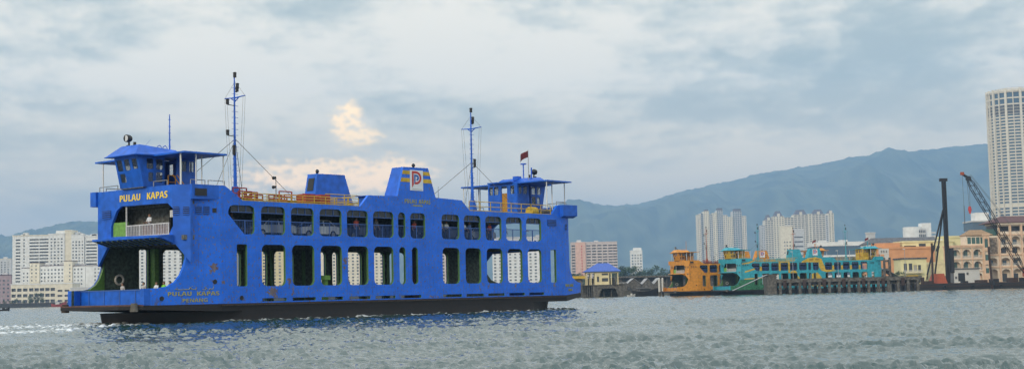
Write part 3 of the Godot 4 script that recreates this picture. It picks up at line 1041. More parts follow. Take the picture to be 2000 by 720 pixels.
func balustrade(root: Node3D, x0: float, x1: float, y: float, z: float, m: Material, h := 0.95):
	var st := new_st()
	box(st, Vector3(x0, y + h - 0.1, z - 0.08), Vector3(x1, y + h, z + 0.08))
	box(st, Vector3(x0, y, z - 0.06), Vector3(x1, y + 0.1, z + 0.06))
	var n := int((x1 - x0) / 0.36)
	for i in n:
		var x := x0 + (i + 0.5) * (x1 - x0) / n
		box(st, Vector3(x - 0.06, y + 0.1, z - 0.05), Vector3(x + 0.06, y + h - 0.1, z + 0.05))
	part(root, "balustrade", st, m)

func build_waterfront():
	var t: Node3D
	var st: SurfaceTool
	# --- pier house with a blue roof on a stone pier head
	t = thing("stone_pier", "low grey stone pier head with a dark arched culvert under the pavilion", "pier", Vector3(30, 0, -446))
	var pl := plate(poly([[-5, -1], [4.9, -1], [4.9, 3.7], [-5, 3.7]]), [poly([[-3.6, -0.9], [3.6, -0.9], [2.2, 2.75], [-2.0, 2.75]])], -1.2, 0)
	part(t, "front_wall", pl[0], M.concrete)
	part(t, "culvert_lining", pl[1], M.concrete)
	box_part(t, "body", Vector3(-7.6, -1, -18), Vector3(4.9, 3.68, -6.5), M.concrete)
	box_part(t, "deck", Vector3(-10, 3.72, -18), Vector3(5.1, 3.95, 0.2), M.concrete)
	for i in 7:
		st = new_st()
		cyl(st, Vector3(-9.6 + i * 0.72, -1.5, -0.3), Vector3(-9.6 + i * 0.72, 3.72, -0.3), 0.16, 0.16, 8)
		part(t, "pile", st, M.concrete)
	for i in 2:
		st = new_st()
		cyl(st, Vector3(-1.2 + i * 2.2, -1.5, -1.6), Vector3(-1.5 + i * 2.6, 2.75, -1.6), 0.2, 0.2, 8)
		part(t, "culvert_pile", st, M.concrete)
	t = thing("pier_pavilion", "cream pavilion with a bright blue hipped roof on the stone pier", "pavilion", Vector3(28.2, 3.95, -447))
	st = new_st()
	hip(st, -5.9, 6.0, -9.5, 0.6, 4.3, -1.2, 2.4, 6.95)
	part(t, "roof", st, M.roof_blue)
	pl = plate(rect(-2.4, 0, 2.2, 4.1), [rect(-1.7, 0.9, -1.0, 2.6), rect(-0.1, 1.0, 1.9, 2.1), rect(-0.1, 3.0, 1.9, 3.6)], -0.3, 0)
	pl[0].append_from(pl[1].commit(), 0, Transform3D.IDENTITY)
	part(t, "wall", pl[0], M.cream_wall)
	box_part(t, "side_wall", Vector3(-2.4, 0, -6), Vector3(-2.1, 4.1, -0.31), M.cream_wall)
	box_part(t, "side_wall", Vector3(1.9, 0, -6), Vector3(2.2, 4.1, -0.31), M.cream_wall)
	for r in [[-1.7, 0.9, -1.0, 2.6], [-0.1, 1.0, 1.9, 2.1], [-0.1, 3.0, 1.9, 3.6]]: box_part(t, "window", Vector3(r[0], r[1], -0.24), Vector3(r[2], r[3], -0.18), M.window_dark)
	for x in [-4.9, -3.6, 2.9, 5.0]:
		for z in [-0.2, -8.4]: box_part(t, "column", Vector3(x - 0.16, 0, z - 0.16), Vector3(x + 0.16, 4.15, z + 0.16), M.cream_wall)
	box_part(t, "beam", Vector3(-5.2, 3.7, -0.3), Vector3(-2.42, 4.05, 0.05), M.cream_wall)
	box_part(t, "beam", Vector3(2.22, 3.7, -0.3), Vector3(5.2, 4.05, 0.05), M.cream_wall)
	for i in 5: box_part(t, "glazing_bar", Vector3(2.5 + i * 0.5, 0, -1.2), Vector3(2.58 + i * 0.5, 3.7, -1.12), M.steel)
	box_part(t, "back_wall", Vector3(-5, 0, -9), Vector3(5, 2.2, -8.7), M.concrete)
	t = thing("kiosk", "small yellow roofed kiosk beside the ferry stern", "kiosk", Vector3(20.4, 1.9, -500))
	box_part(t, "wall", Vector3(-4, 0, -4), Vector3(4, 4.6, 0), M.concrete)
	box_part(t, "roof", Vector3(-5, 4.65, -5), Vector3(5.0, 5.6, 1), M.yellow)
	# --- sheds and the covered walkway
	var names := ["grey gabled shed nearest the pavilion on the quay", "middle grey gabled shed below the covered walkway", "small grey gabled shed nearest the white mooring posts"]
	var sh := [[44.6, 50.6, 6.9], [51.0, 55.2, 6.7], [55.6, 60.0, 6.8]]
	for i in 3:
		t = thing("gabled_shed", names[i], "shed", Vector3(0, 1.9, -556), 0.0, "gabled sheds on the quay")
		st = new_st()
		gable(st, sh[i][0], sh[i][1], -14, 0.4, 2.6, sh[i][2] - 1.9)
		part(t, "roof", st, M.roof_pale)
		var a: float = sh[i][0] + 0.3
		var b: float = sh[i][1] - 0.3
		pl = plate(poly([[a, 0], [b, 0], [b, 2.4], [(a + b) / 2, sh[i][2] - 2.1], [a, 2.4]]), [], -0.2, 0)
		part(t, "wall", pl[0], M.concrete)
	t = thing("lean_to", "long low pale roofed shelter on the quay beside the pavilion", "shed", Vector3(38.8, 1.9, -545))
	box_part(t, "roof", Vector3(-5, 3.0, -8), Vector3(5.4, 3.3, 0), M.roof_pale)
	box_part(t, "wall", Vector3(-4.8, 0, -7.5), Vector3(5.2, 3.0, -0.4), M.concrete)
	t = thing("covered_walkway", "long dark elevated walkway with a pale parapet behind the sheds", "walkway", Vector3(0, 1.9, -600))
	box_part(t, "deck", Vector3(45, 5.6, -4), Vector3(90, 6.3, 0), M.concrete)
	for i in 12: box_part(t, "pier", Vector3(46 + i * 3.9, 0, -3), Vector3(46.6 + i * 3.9, 5.6, -2.2), M.concrete)
	box_part(t, "screen_wall", Vector3(45, 0, -3.9), Vector3(90, 5.58, -3.5), M.concrete)
	# --- two mooring posts in the water
	for i in 2:
		t = thing("mooring_post", ["white round topped mooring post nearer the dark launch", "white round topped mooring post nearer the orange ferry"][i], "post", Vector3(41.5 + i * 0.95, 0, -400), 0.0, "white mooring posts")
		st = new_st()
		cyl(st, Vector3(0, -1.5, 0), Vector3(0, 5.0, 0), 0.3, 0.3, 12)
		sphere(st, Vector3(0, 5.0, 0), Vector3(0.3, 0.3, 0.3))
		part(t, "shaft", st, M.rail_white)
		st = new_st()
		cyl(st, Vector3(0, -1.6, 0), Vector3(0, 1.3, 0), 0.34, 0.34, 12)
		part(t, "fender_sleeve", st, M.concrete)
	# --- the ferry pier on concrete piles
	t = thing("ferry_pier", "dark weathered concrete pier on square piles in front of the teal ferry", "pier", Vector3(88.4, 0, -372))
	box_part(t, "deck", Vector3(-18.4, 3.0, -6), Vector3(20, 3.75, 0), M.concrete)
	box_part(t, "crosshead_beam", Vector3(-18.4, 2.1, -5.6), Vector3(20, 2.98, -1.2), M.concrete)
	for i in 15:
		var x := -17.6 + i * 2.62
		box_part(t, "pile", Vector3(x - 0.35, -2, -0.75), Vector3(x + 0.35, 2.98, -0.1), M.concrete)
		box_part(t, "pile", Vector3(x - 0.35, -2, -5.8), Vector3(x + 0.35, 2.08, -5.1), M.concrete)
		if i % 2 == 0: box_part(t, "fender", Vector3(x + 0.7, 1.6, -0.08), Vector3(x + 1.6, 3.6, 0.35), M.rust_steel)
	box_part(t, "kerb", Vector3(-18.4, 3.75, -0.5), Vector3(20, 3.98, -0.1), M.concrete)
	t = thing("pier_end_block", "square concrete fender block at the outer end of the ferry pier", "pier", Vector3(68.6, 0, -372))
	box_part(t, "block", Vector3(-1.3, -1.5, -5), Vector3(1.2, 4.9, 0.2), M.concrete)
	box_part(t, "cap", Vector3(-1.5, 4.9, -5.2), Vector3(1.4, 5.3, 0.4), M.concrete)
	t = thing("gangway", "sloping grey steel gangway leading down from the pier end", "gangway", Vector3(62, 0, -371))
	st = new_st()
	cyl(st, Vector3(-4, 1.2, 0), Vector3(5.2, 5.2, 0), 0.12, 0.12, 6)
	cyl(st, Vector3(-4, 1.2, -1), Vector3(5.2, 5.2, -1), 0.12, 0.12, 6)
	for i in 9:
		var p := Vector3(-4, 1.2, 0).lerp(Vector3(5.2, 5.2, 0), i / 8.0)
		cyl(st, p, p + Vector3(0, 0, -1), 0.06, 0.06, 5)
	part(t, "frame", st, M.steel)
	for i in 3:
		t = thing("lamp_post", ["thin grey lamp post on the ferry pier before the first funnel", "thin grey lamp post on the ferry pier abaft the funnels", "thin grey lamp post at the landward end of the ferry pier"][i], "lamp post", Vector3([74.5, 86.6, 104.5][i], 3.75, -373), 0.0, "lamp posts on the ferry pier")
		st = new_st()
		cyl(st, Vector3.ZERO, Vector3(0, 7.4, 0), 0.09, 0.06, 6)
		part(t, "pole", st, M.steel)
		box_part(t, "lamp_head", Vector3(-0.5, 7.4, -0.1), Vector3(0.1, 7.55, 0.1), M.lamp)
	# --- buildings behind the berth
	t = block("terminal_building", "modern grey terminal with a white roof slab behind the teal ferry", "building", Vector3(218, 1.9, -900), 0.0, 48, 20, 26.0, M.blue_glass, [], [], [], {"roof": M.flat_white, "parapet": 2.6})
	for k in 3: box_part(t, "floor_band", Vector3(-24.2, 6.0 + k * 6.5, 0.02), Vector3(24.2, 7.2 + k * 6.5, 0.6), M.flat_white if k != 1 else M.flat_grey)
	t = block("lift_shaft", "blank grey concrete shaft rising behind the teal ferry's after wheelhouse", "tower", Vector3(218.8, 1.9, -850), 0.35, 4.4, 3.6, 31.6, M.flat_grey, [], [], [])
	t = block("warehouse", "large plain orange warehouse wall beyond the ferry berth", "warehouse", Vector3(145, 1.9, -520), 0.0, 24, 16, 13.2, M.warehouse_orange, [], [], [])
	box_part(t, "upper_block", Vector3(-9.4, 14.02, -9), Vector3(-0.6, 15.6, -1), M.warehouse_orange)
	t = thing("long_grey_roof", "long low grey roof above the orange warehouse", "roof", Vector3(155, 1.9, -545))
	st = new_st()
	hip(st, -16, 15, -16, 0, 16.2, -13, 12, 18.6)
	part(t, "roof", st, M.roof_grey)
	box_part(t, "parapet", Vector3(-15.6, 14.6, -15), Vector3(14.6, 16.1, -0.5), M.flat_white)
	box_part(t, "body", Vector3(-15, 0, -15), Vector3(14, 14.6, -1), M.flat_cream)
	# sign building
	t = thing("signboard", "white signboard with dark characters on posts beside the teal ferry stern", "sign", Vector3(126.3, 1.9, -476))
	box_part(t, "board", Vector3(-1.7, 10.4, -0.3), Vector3(1.7, 12.3, 0), M.rail_white)
	box_part(t, "lower_board", Vector3(0.1, 8.6, -0.3), Vector3(1.7, 10.35, 0), M.rail_white)
	for i in 3:
		st = new_st()
		var x := -1.1 + i * 0.85
		box(st, Vector3(x, 11.0, 0.005), Vector3(x + 0.55, 11.12, 0.04))
		box(st, Vector3(x + 0.02, 11.4, 0.005), Vector3(x + 0.53, 11.52, 0.04))
		box(st, Vector3(x + 0.22, 10.85, 0.041), Vector3(x + 0.34, 11.75, 0.06))
		if i == 1: box(st, Vector3(x - 0.02, 11.2, 0.041), Vector3(x + 0.08, 11.7, 0.06))
		part(t, "character", st, M.black)
	for x in [-1.5, 1.5]: box_part(t, "post", Vector3(x - 0.12, 0, -0.6), Vector3(x + 0.12, 12, -0.31), M.concrete)
	# concrete gantry and white shed behind the pier head
	t = thing("berth_gantry", "pale concrete twin column berth gantry behind the pier", "gantry", Vector3(118.4, 1.9, -442.5))
	for x in [-1.0, 0.75]:
		box_part(t, "column", Vector3(x - 0.3, 0, -0.5), Vector3(x + 0.3, 8.6, 0.2), M.concrete)
	for y in [2.2, 4.6, 7.2]: box_part(t, "crossbeam", Vector3(-0.68, y, -0.3), Vector3(0.43, y + 0.6, 0.0), M.concrete)
	t = thing("gabled_shed", "white metal roofed shed behind the concrete berth gantry", "shed", Vector3(122.6, 1.9, -462))
	st = new_st()
	gable(st, -5.6, 5.6, -9, 0, 2.2, 5.6)
	part(t, "roof", st, M.roof_pale)
	box_part(t, "wall", Vector3(-5.2, 0, -8.8), Vector3(5.2, 2.1, -0.4), M.concrete)
	# yellow buildings
	t = block("yellow_building", "tall pale yellow building with open parking floors behind the pile driver", "building", Vector3(155, 1.9, -522), 0.0, 19, 12, 15.6, M.yellow_wall, grid([-6.6], 4.6, 9.6, 3.2, 2, 1.6, false) + grid([-2.0], 2.6, 2.2, 2.9, 5, 1.3), [], [], {"parapet": 0.6})
	t = block("yellow_building", "pale yellow block with a white side rising behind the tall pile mast", "building", Vector3(166, 1.9, -524), 0.0, 9, 9, 17.0, M.yellow_wall, [], [], [], {"side": M.flat_white})
	t = block("yellow_building", "two storey yellow house with a balcony at the pier root", "building", Vector3(134.6, 1.9, -470), 0.0, 8.6, 9, 8.4, M.yellow_wall, [[-3.4, 4.4, 1.1, 2.6, true], [-1.7, 4.4, 1.2, 2.6, true], [-0.1, 4.4, 1.2, 2.0, true], [1.4, 4.4, 1.0, 2.0, true], [-3.2, 0.6, 1.4, 1.6, true], [1.2, 0.6, 1.4, 2.2, true]], [], [], {"roof": M.roof_grey, "parapet": 0.5})
	box_part(t, "balcony_slab", Vector3(-4.2, 3.7, 0.41), Vector3(2.6, 3.95, 1.5), M.cream_wall)
	balustrade(t, -4.1, 2.5, 3.95, 1.4, M.rail_white, 0.8)
	t = block("yellow_building", "plain yellow wing with pilasters between the pile struts", "building", Vector3(144.5, 1.9, -478), 0.0, 11, 9, 6.6, M.cream_wall, grid([-3.6, -0.6, 3.2], 1.4, 1.2, 3, 1, 1.4), [], [])
	# white far block with a rounded front
	t = thing("office_block", "white block with a rounded front and brise soleil far behind the yellow building", "building", Vector3(288, 1.9, -1000))
	st = new_st()
	cyl(st, Vector3(0, 0, -6), Vector3(0, 41.4, -6), 6.6, 6.6, 20)
	part(t, "round_wing", st, M.flat_white)
	box_part(t, "tall_wing", Vector3(5.8, 0, -10), Vector3(12.6, 44, -2), M.flat_white)
	box_part(t, "screen_wing", Vector3(0.2, 0, -6), Vector3(8.4, 40.4, -0.4), M.flat_grey)
	for f in 4:
		for k in 6: unit(t, "louvre", Vector3(1.2 + k * 1.25, 29.0 + f * 3.0, -0.36), Vector3(0.8, 1.9, 0.12), M.window_dark)
	for f in 5: box_part(t, "side_block_band", Vector3(12.62, 26 + f * 2.6, -8), Vector3(16, 27.3 + f * 2.6, -3), M.flat_grey)
	# glass topped building behind the peach houses
	t = thing("office_block", "white plant room on a blue glass storey behind the peach arcaded hotel", "building", Vector3(205, 1.9, -600))
	box_part(t, "body", Vector3(-6, 0, -14), Vector3(10, 22.6, -2), M.flat_white)
	box_part(t, "glass_storey", Vector3(-6.5, 22.7, -14), Vector3(10, 26.2, -1.6), M.blue_glass)
	box_part(t, "roof_slab", Vector3(-6.8, 26.25, -14.5), Vector3(10.5, 26.9, -1.2), M.flat_grey)
	box_part(t, "plant_room", Vector3(-4.4, 26.95, -10), Vector3(1.4, 30.4, -4), M.flat_white)
	peach_house()
	peach_hotel()
	white_shed()
	build_barge()

func white_shed():
	var t := thing("site_office", "long white single storey site office below the peach arcades", "building", Vector3(148.4, 1.9, -458))
	var pl := plate(rect(-4.2, 0, 4.2, 4.6), [rect(-3.9, 1.4, -3.2, 2.2), rect(-2.9, 0.6, -0.6, 3.3), rect(-0.1, 2.6, 0.6, 3.4)], -0.2, 0)
	pl[0].append_from(pl[1].commit(), 0, Transform3D.IDENTITY)
	part(t, "wall", pl[0], M.rail_white)
	box_part(t, "body", Vector3(-4.2, 0, -5), Vector3(4.2, 4.55, -0.5), M.recess_shade)
	box_part(t, "roof", Vector3(-4.5, 4.62, -5.3), Vector3(4.5, 4.85, 0.4), M.roof_grey)
	box_part(t, "shutter", Vector3(-2.9, 0.6, -0.18), Vector3(-0.6, 3.3, -0.12), M.black)

func peach_house():
	# three bays by two arcaded storeys with a glazed attic and a stair tower
	var t := thing("arcaded_house", "peach three bay house with recessed arched windows and white balustrades", "building", Vector3(155.9, 1.9, -480))
	var holes := []
	var xs := [-3.7, 0.0, 3.7]
	for x in xs:
		for y in [4.4, 8.5]: holes.append(rect(x - 1.5, y, x + 1.5, y + 3.3))
		holes.append(arch(x - 1.3, 0.1, x + 1.3, 3.4, 1.0))
	var pl := plate(rect(-5.6, 0, 5.6, 12.6), holes, -0.5, 0)
	pl[0].append_from(pl[1].commit(), 0, Transform3D.IDENTITY)
	part(t, "front_wall", pl[0], M.peach_trim)
	box_part(t, "inner_wall", Vector3(-5.5, 0, -8), Vector3(5.5, 12.5, -1.7), M.peach_trim)
	for s in [-5.6, 5.1]: box_part(t, "side_wall", Vector3(s, 0, -8), Vector3(s + 0.5, 12.6, -0.51), M.peach)
	for y in [4.1, 8.2]: box_part(t, "floor_slab", Vector3(-5.05, y, -1.69), Vector3(5.05, y + 0.28, -0.52), M.peach_trim)
	for x in [-5.45, -1.85, 1.85, 5.45]: box_part(t, "pilaster", Vector3(x - 0.2, 0, 0.005), Vector3(x + 0.2, 12.6, 0.22), M.peach)
	for y in [3.95, 8.05, 12.2]: box_part(t, "string_course", Vector3(-5.7, y, 0.225), Vector3(5.7, y + 0.3, 0.42), M.peach)
	for x in xs:
		for y in [4.4, 8.5]:
			arch_window(t, "arched_window", x, y + 0.6, 1.4, 2.3, -1.69, M.teal_glass)
			balustrade(t, x - 1.5, x + 1.5, y + 0.02, -0.3, M.rail_white, 0.9)
			pl = plate(rect(x - 1.48, y + 2.1, x + 1.48, y + 3.28), [arch(x - 1.2, y + 1.5, x + 1.2, y + 3.0, 0.9)], -0.45, -0.25)
			part(t, "arch_spandrel", pl[0], M.peach_trim)
	box_part(t, "cornice", Vector3(-5.9, 12.6, -8.2), Vector3(5.9, 13.0, 0.5), M.peach)
	# glazed attic
	box_part(t, "attic", Vector3(0.2, 13.01, -7), Vector3(7.0, 16.2, -0.8), M.peach_trim)
	for k in 4: unit(t, "attic_window", Vector3(1.2 + k * 1.5, 14.5, -0.78), Vector3(1.2, 2.2, 0.1), M.teal_glass)
	var st := new_st()
	hip(st, 0.0, 9.4, -8, -0.3, 16.4, 2.4, 6.8, 18.3)
	part(t, "attic_roof", st, M.roof_tan)
	# stair tower
	var u := thing("stair_tower", "narrow peach stair tower joining the arcaded house and the hotel", "tower", Vector3(162.6, 1.9, -479.6))
	pl = plate(rect(-1.05, 0, 1.05, 16.2), [arch(-0.6, 12.0, 0.6, 15.2, 0.5), rect(-0.6, 7.6, 0.6, 10.8), rect(-0.6, 3.2, 0.6, 6.2)], -0.3, 0)
	pl[0].append_from(pl[1].commit(), 0, Transform3D.IDENTITY)
	part(u, "wall", pl[0], M.peach)
	box_part(u, "body", Vector3(-1.0, 0, -7), Vector3(1.0, 16.1, -0.5), M.peach_trim)
	for r in [[12.0, 14.8], [7.6, 9.6], [3.2, 5.0]]: box_part(u, "window", Vector3(-0.6, r[0], -0.45), Vector3(0.6, r[1], -0.4), M.teal_glass)
	box_part(u, "cornice", Vector3(-1.2, 16.2, -7.2), Vector3(1.2, 16.6, 0.3), M.peach)

func peach_hotel():
	var t := thing("arcaded_hotel", "large peach hotel with tiers of arches and a brown hipped roof below the skyscraper", "building", Vector3(164.0, 1.9, -486))
	var holes := []
	var bays := [7.2, 11.1, 15.0, 18.9, 22.8]
	for x in bays:
		holes.append(rect(x - 1.65, 17.6, x + 1.65, 19.5))
		holes.append(arch(x - 1.5, 13.0, x + 1.5, 15.9, 1.0))
		holes.append(arch(x - 1.5, 10.0, x + 1.5, 12.4, 0.9))
		holes.append(arch(x - 1.5, 5.8, x + 1.5, 8.5, 0.9))
		holes.append(arch(x - 1.4, 0.2, x + 1.4, 4.6, 1.0))
	for y in [5.8, 0.2]: holes.append(arch(1.2, y, 4.3, y + (2.7 if y > 1 else 4.4), 0.9))
	var pl := plate(poly([[0, 0], [25.2, 0], [25.2, 20.0], [5.0, 20.0], [5.0, 16.2], [0, 16.2]]), holes, -0.5, 0)
	pl[0].append_from(pl[1].commit(), 0, Transform3D.IDENTITY)
	part(t, "front_wall", pl[0], M.peach_trim)
	box_part(t, "inner_wall", Vector3(0.1, 0, -12), Vector3(25.1, 16.1, -2.0), M.peach_trim)
	box_part(t, "inner_wall", Vector3(5.1, 16.11, -12), Vector3(25.1, 19.9, -3.0), M.recess_shade)
	for y in [5.3, 9.5, 12.55, 16.5]: box_part(t, "floor_slab", Vector3(0.1 if y < 12 else 5.1, y, -1.99), Vector3(25.1, y + 0.3, -0.52), M.peach_trim)
	for y in [5.1, 9.3, 16.2]: box_part(t, "string_course", Vector3(-0.1 if y < 12 else 4.9, y, 0.005), Vector3(25.3, y + 0.4, 0.35), M.peach)
	for x in [5.2, 9.15, 13.05, 16.95, 20.85]: box_part(t, "pilaster", Vector3(x - 0.28, 0, 0.36), Vector3(x + 0.28, 20.0, 0.6), M.peach)
	for x in bays:
		for y in [13.0, 5.8]:
			unit(t, "window", Vector3(x + 0.3, y + 1.0, -1.97), Vector3(1.3, 1.8, 0.06), M.blue_glass)
			balustrade(t, x - 1.5, x + 1.5, y + 0.02, -0.25, M.rail_white, 0.8)
		unit(t, "window", Vector3(x, 11.0, -1.97), Vector3(2.0, 1.8, 0.06), M.window_dark)
		unit(t, "door", Vector3(x, 1.6, -1.97), Vector3(1.8, 2.8, 0.06), M.window_dark)
	unit(t, "window", Vector3(2.7, 6.9, -1.97), Vector3(1.6, 1.8, 0.06), M.blue_glass)
	balustrade(t, 1.2, 4.3, 5.82, -0.25, M.rail_white, 0.8)
	box_part(t, "blank_panel", Vector3(0.4, 9.9, 0.01), Vector3(4.6, 15.6, 0.12), M.sandstone)
	box_part(t, "penthouse_glass", Vector3(1.2, 16.3, -6), Vector3(4.9, 18.6, -1.2), M.teal_glass)
	box_part(t, "cornice", Vector3(4.6, 20.02, -12.4), Vector3(25.6, 20.5, 0.7), M.peach_trim)
	var st := new_st()
	hip(st, 2.6, 26.4, -13, 1.0, 20.75, 8.2, 22.0, 23.2)
	part(t, "roof", st, M.roof_brown)

func build_barge():
	var t := thing("work_barge", "long low rusty work barge carrying the pile driver and the crane", "barge", Vector3(146, 0, -421))
	var st := new_st()
	slab(st, PackedVector2Array([Vector2(-30, -8), Vector2(36, -8), Vector2(36, 7), Vector2(-30, 7)]), -0.8, 1.7)
	part(t, "hull", st, M.dark_steel)
	box_part(t, "deck", Vector3(-30.1, 1.71, -8.1), Vector3(36.1, 1.95, 7.1), M.rust_steel)
	box_part(t, "rub_strake", Vector3(-30, 0.9, 7.01), Vector3(36, 1.2, 7.2), M.rust_steel)
	for k in 7:
		st = new_st()
		var x := -27.0 + k * 8.3
		for i in 12:
			var a0 := TAU * i / 12
			var a1 := TAU * (i + 1) / 12
			cyl(st, Vector3(x + cos(a0) * 0.45, 0.75 + sin(a0) * 0.45, 7.4), Vector3(x + cos(a1) * 0.45, 0.75 + sin(a1) * 0.45, 7.4), 0.16, 0.16, 6, false)
		part(t, "tyre_fender", st, M.tyre)
	for k in 9:
		var x := -12.0 + k * 4.6
		box_part(t, "deck_gear", Vector3(x, 1.96, 1.0 - (k % 3)), Vector3(x + 1.6 + (k % 2) * 1.2, 2.5 + (k % 4) * 0.22, 3.5), M.rust_steel if k % 2 else M.dark_steel)
	box_part(t, "bow_block", Vector3(-29.5, 1.96, 3), Vector3(-26, 2.6, 6.5), M.concrete)
	# pile driver
	t = thing("pile_driver", "tall dark pile driving mast with raking struts on an orange base", "pile driver", Vector3(130.4, 1.95, -420))
	st = new_st()
	for dx in [-0.42, 0.42]:
		for dz in [-0.4, 0.4]: cyl(st, Vector3(dx, 0, dz), Vector3(dx, 30.6, dz), 0.18, 0.18, 6)
	for k in 26:
		var y := 0.5 + k * 1.17
		var s := 1 if k % 2 == 0 else -1
		for dz in [-0.5, 0.5]: cyl(st, Vector3(-0.42 * s, y, dz), Vector3(0.42 * s, y + 1.17, dz), 0.1, 0.1, 5, false)
		for dx in [-0.42, 0.42]: cyl(st, Vector3(dx, y, -0.5 * s), Vector3(dx, y + 1.17, 0.5 * s), 0.1, 0.1, 5, false)
	box(st, Vector3(-0.35, 0, -0.35), Vector3(0.35, 30.4, 0.35))
	part(t, "mast", st, M.dark_steel)
	box_part(t, "sheave_head", Vector3(-1.2, 30.62, -0.6), Vector3(1.0, 31.5, 0.6), M.dark_steel)
	box_part(t, "hammer", Vector3(0.85, 3, -0.5), Vector3(1.9, 10.5, 0.5), M.dark_steel)
	for e in [[-6.6, 2.6, 1.2], [-3.6, 2.4, -1.2]]:
		st = new_st()
		cyl(st, Vector3(-0.6, 22.0, 0), Vector3(e[0], e[1], e[2]), 0.26, 0.26, 8)
		var mid := Vector3(-0.6, 22.0, 0).lerp(Vector3(e[0], e[1], e[2]), 0.55)
		cyl(st, mid, mid + Vector3(-0.5, -1.6, 0), 0.42, 0.42, 8)
		part(t, "raking_strut", st, M.dark_steel)
	st = new_st()
	hexa(st, [Vector3(-5.6, 0, -2), Vector3(-0.8, 0, -2), Vector3(-1.6, 2.9, -1.4), Vector3(-4.6, 2.9, -1.4), Vector3(-5.6, 0, 2), Vector3(-0.8, 0, 2), Vector3(-1.6, 2.9, 1.4), Vector3(-4.6, 2.9, 1.4)])
	part(t, "winch_house", st, M.rig_orange)
	box_part(t, "outrigger", Vector3(-7.6, 0, -1.6), Vector3(-5.62, 0.8, 2.2), M.rust_steel)
	st = new_st()
	cyl(st, Vector3(-7.0, 0.8, 1.0), Vector3(-6.5, 2.7, 1.2), 0.15, 0.15, 6)
	part(t, "strut_foot", st, M.rust_steel)
	t = thing("steel_pile", "rusty steel tube pile standing upright beside the pile driver mast", "pile", Vector3(124.4, 1.95, -415.5), 0.0, "steel piles")
	st = new_st()
	cyl(st, Vector3.ZERO, Vector3(0.2, 12.0, 0), 0.32, 0.3, 10)
	part(t, "tube", st, M.rust_steel)
	box_part(t, "base_plate", Vector3(-0.6, 0, -0.6), Vector3(0.6, 0.15, 0.6), M.rust_steel)
	t = thing("steel_pile", "slim brown steel pile standing alone in front of the peach hotel", "pile", Vector3(140.6, 0.0, -412.0), 0.0, "steel piles")
	st = new_st()
	cyl(st, Vector3(0.3, -2, 0), Vector3(-0.35, 12.4, 0), 0.36, 0.3, 10)
	part(t, "tube", st, M.rust_steel)
	st = new_st()
	cyl(st, Vector3(0.2, 1.2, 0), Vector3(0.15, 2.4, 0), 0.6, 0.6, 10)
	part(t, "collar", st, M.dark_steel)
	t = thing("yellow_container", "small yellow steel cabin on the barge beside the pile driver", "container", Vector3(119.4, 1.95, -419))
	box_part(t, "body", Vector3(-1.5, 0, -2), Vector3(1.5, 2.6, 1.0), M.yellow)
	for i in 6: box_part(t, "rib", Vector3(-1.4 + i * 0.5, 0.1, 1.005), Vector3(-1.2 + i * 0.5, 2.5, 1.06), M.yellow)
	box_part(t, "door", Vector3(-0.9, 0.1, 1.07), Vector3(0.2, 2.2, 1.1), M.roof_tan)
	# lattice boom crane
	t = thing("crawler_crane", "orange crawler crane with a long black lattice boom and red hook", "crane", Vector3(154.5, 1.95, -420))
	var root := Vector3(-0.8, 2.2, 0)
	var tip := Vector3(-17.2, 32.2, 0)
	var d := (tip - root).normalized()
	var up := Vector3(0, 0, 1).cross(d).normalized()
	var sd := Vector3(0, 0, 1)
	var boom_len := (tip - root).length()
	st = new_st()
	var n := 24
	for i in n:
		var f0 := float(i) / n
		var f1 := float(i + 1) / n
		var a: Vector3 = root + d * boom_len * f0
		var b: Vector3 = root + d * boom_len * f1
		var h0: float = boom_half(f0)
		var h1: float = boom_half(f1)
		for s in [[1, 1], [1, -1], [-1, -1], [-1, 1]]:
			cyl(st, a + up * h0 * s[0] + sd * h0 * s[1], b + up * h1 * s[0] + sd * h1 * s[1], 0.11, 0.11, 5, false)
		var k := 1 if i % 2 == 0 else -1
		for q in [-1, 1]:
			cyl(st, a + up * h0 * k + sd * h0 * q, b - up * h1 * k + sd * h1 * q, 0.06, 0.06, 4, false)
			cyl(st, a + up * h0 * q + sd * h0 * k, b + up * h1 * q - sd * h1 * k, 0.06, 0.06, 4, false)
	part(t, "boom", st, M.dark_steel)
	st = new_st()
	cyl(st, tip + Vector3(0.6, -0.9, -0.5), tip + Vector3(0.6, -0.9, 0.5), 0.75, 0.75, 12)
	cyl(st, tip + Vector3(0, -0.2, -0.4), tip + Vector3(-0.9, 0.5, -0.4), 0.4, 0.4, 8)
	part(t, "boom_head", st, M.black)
	box_part(t, "boom_tip", tip + Vector3(-1.7, 0.2, -0.35), tip + Vector3(-0.7, 1.1, 0.35), M.rig_orange)
	st = new_st()
	for x in [-0.3, 0.45]: cyl(st, tip + Vector3(x + 0.4, -1, 0), tip + Vector3(0.6 + x * 0.3, -9.4, 0), 0.05, 0.05, 4, false)
	cyl(st, tip + Vector3(-1.2, 0.3, 0), tip + Vector3(-1.1, -14.5, 0), 0.05, 0.05, 4, false)
	cyl(st, tip + Vector3(-1.1, -9.0, 0), tip + Vector3(-1.1, -14.6, 0), 0.11, 0.11, 6)
	part(t, "hoist_cable", st, M.wire)
	st = new_st()
	cyl(st, tip + Vector3(0.6, -9.3, 0), tip + Vector3(0.6, -10.3, 0), 0.35, 0.6, 8)
	cyl(st, tip + Vector3(0.6, -10.3, 0), tip + Vector3(0.6, -11.6, 0), 0.6, 0.16, 8)
	part(t, "hook_block", st, M.logo_red)
	st = new_st()
	for q in [-0.5, 0.5]: cyl(st, tip + Vector3(1.2, 0.2, q), Vector3(3.4, 6.5, q), 0.05, 0.05, 4, false)
	part(t, "pendant_cable", st, M.wire)
	box_part(t, "machinery_house", Vector3(-1.2, 1.5, -1.6), Vector3(4.8, 3.9, 1.4), M.rig_orange)
	box_part(t, "operator_cab", Vector3(-1.6, 1.5, 1.41), Vector3(0.6, 3.9, 2.5), M.rig_orange)
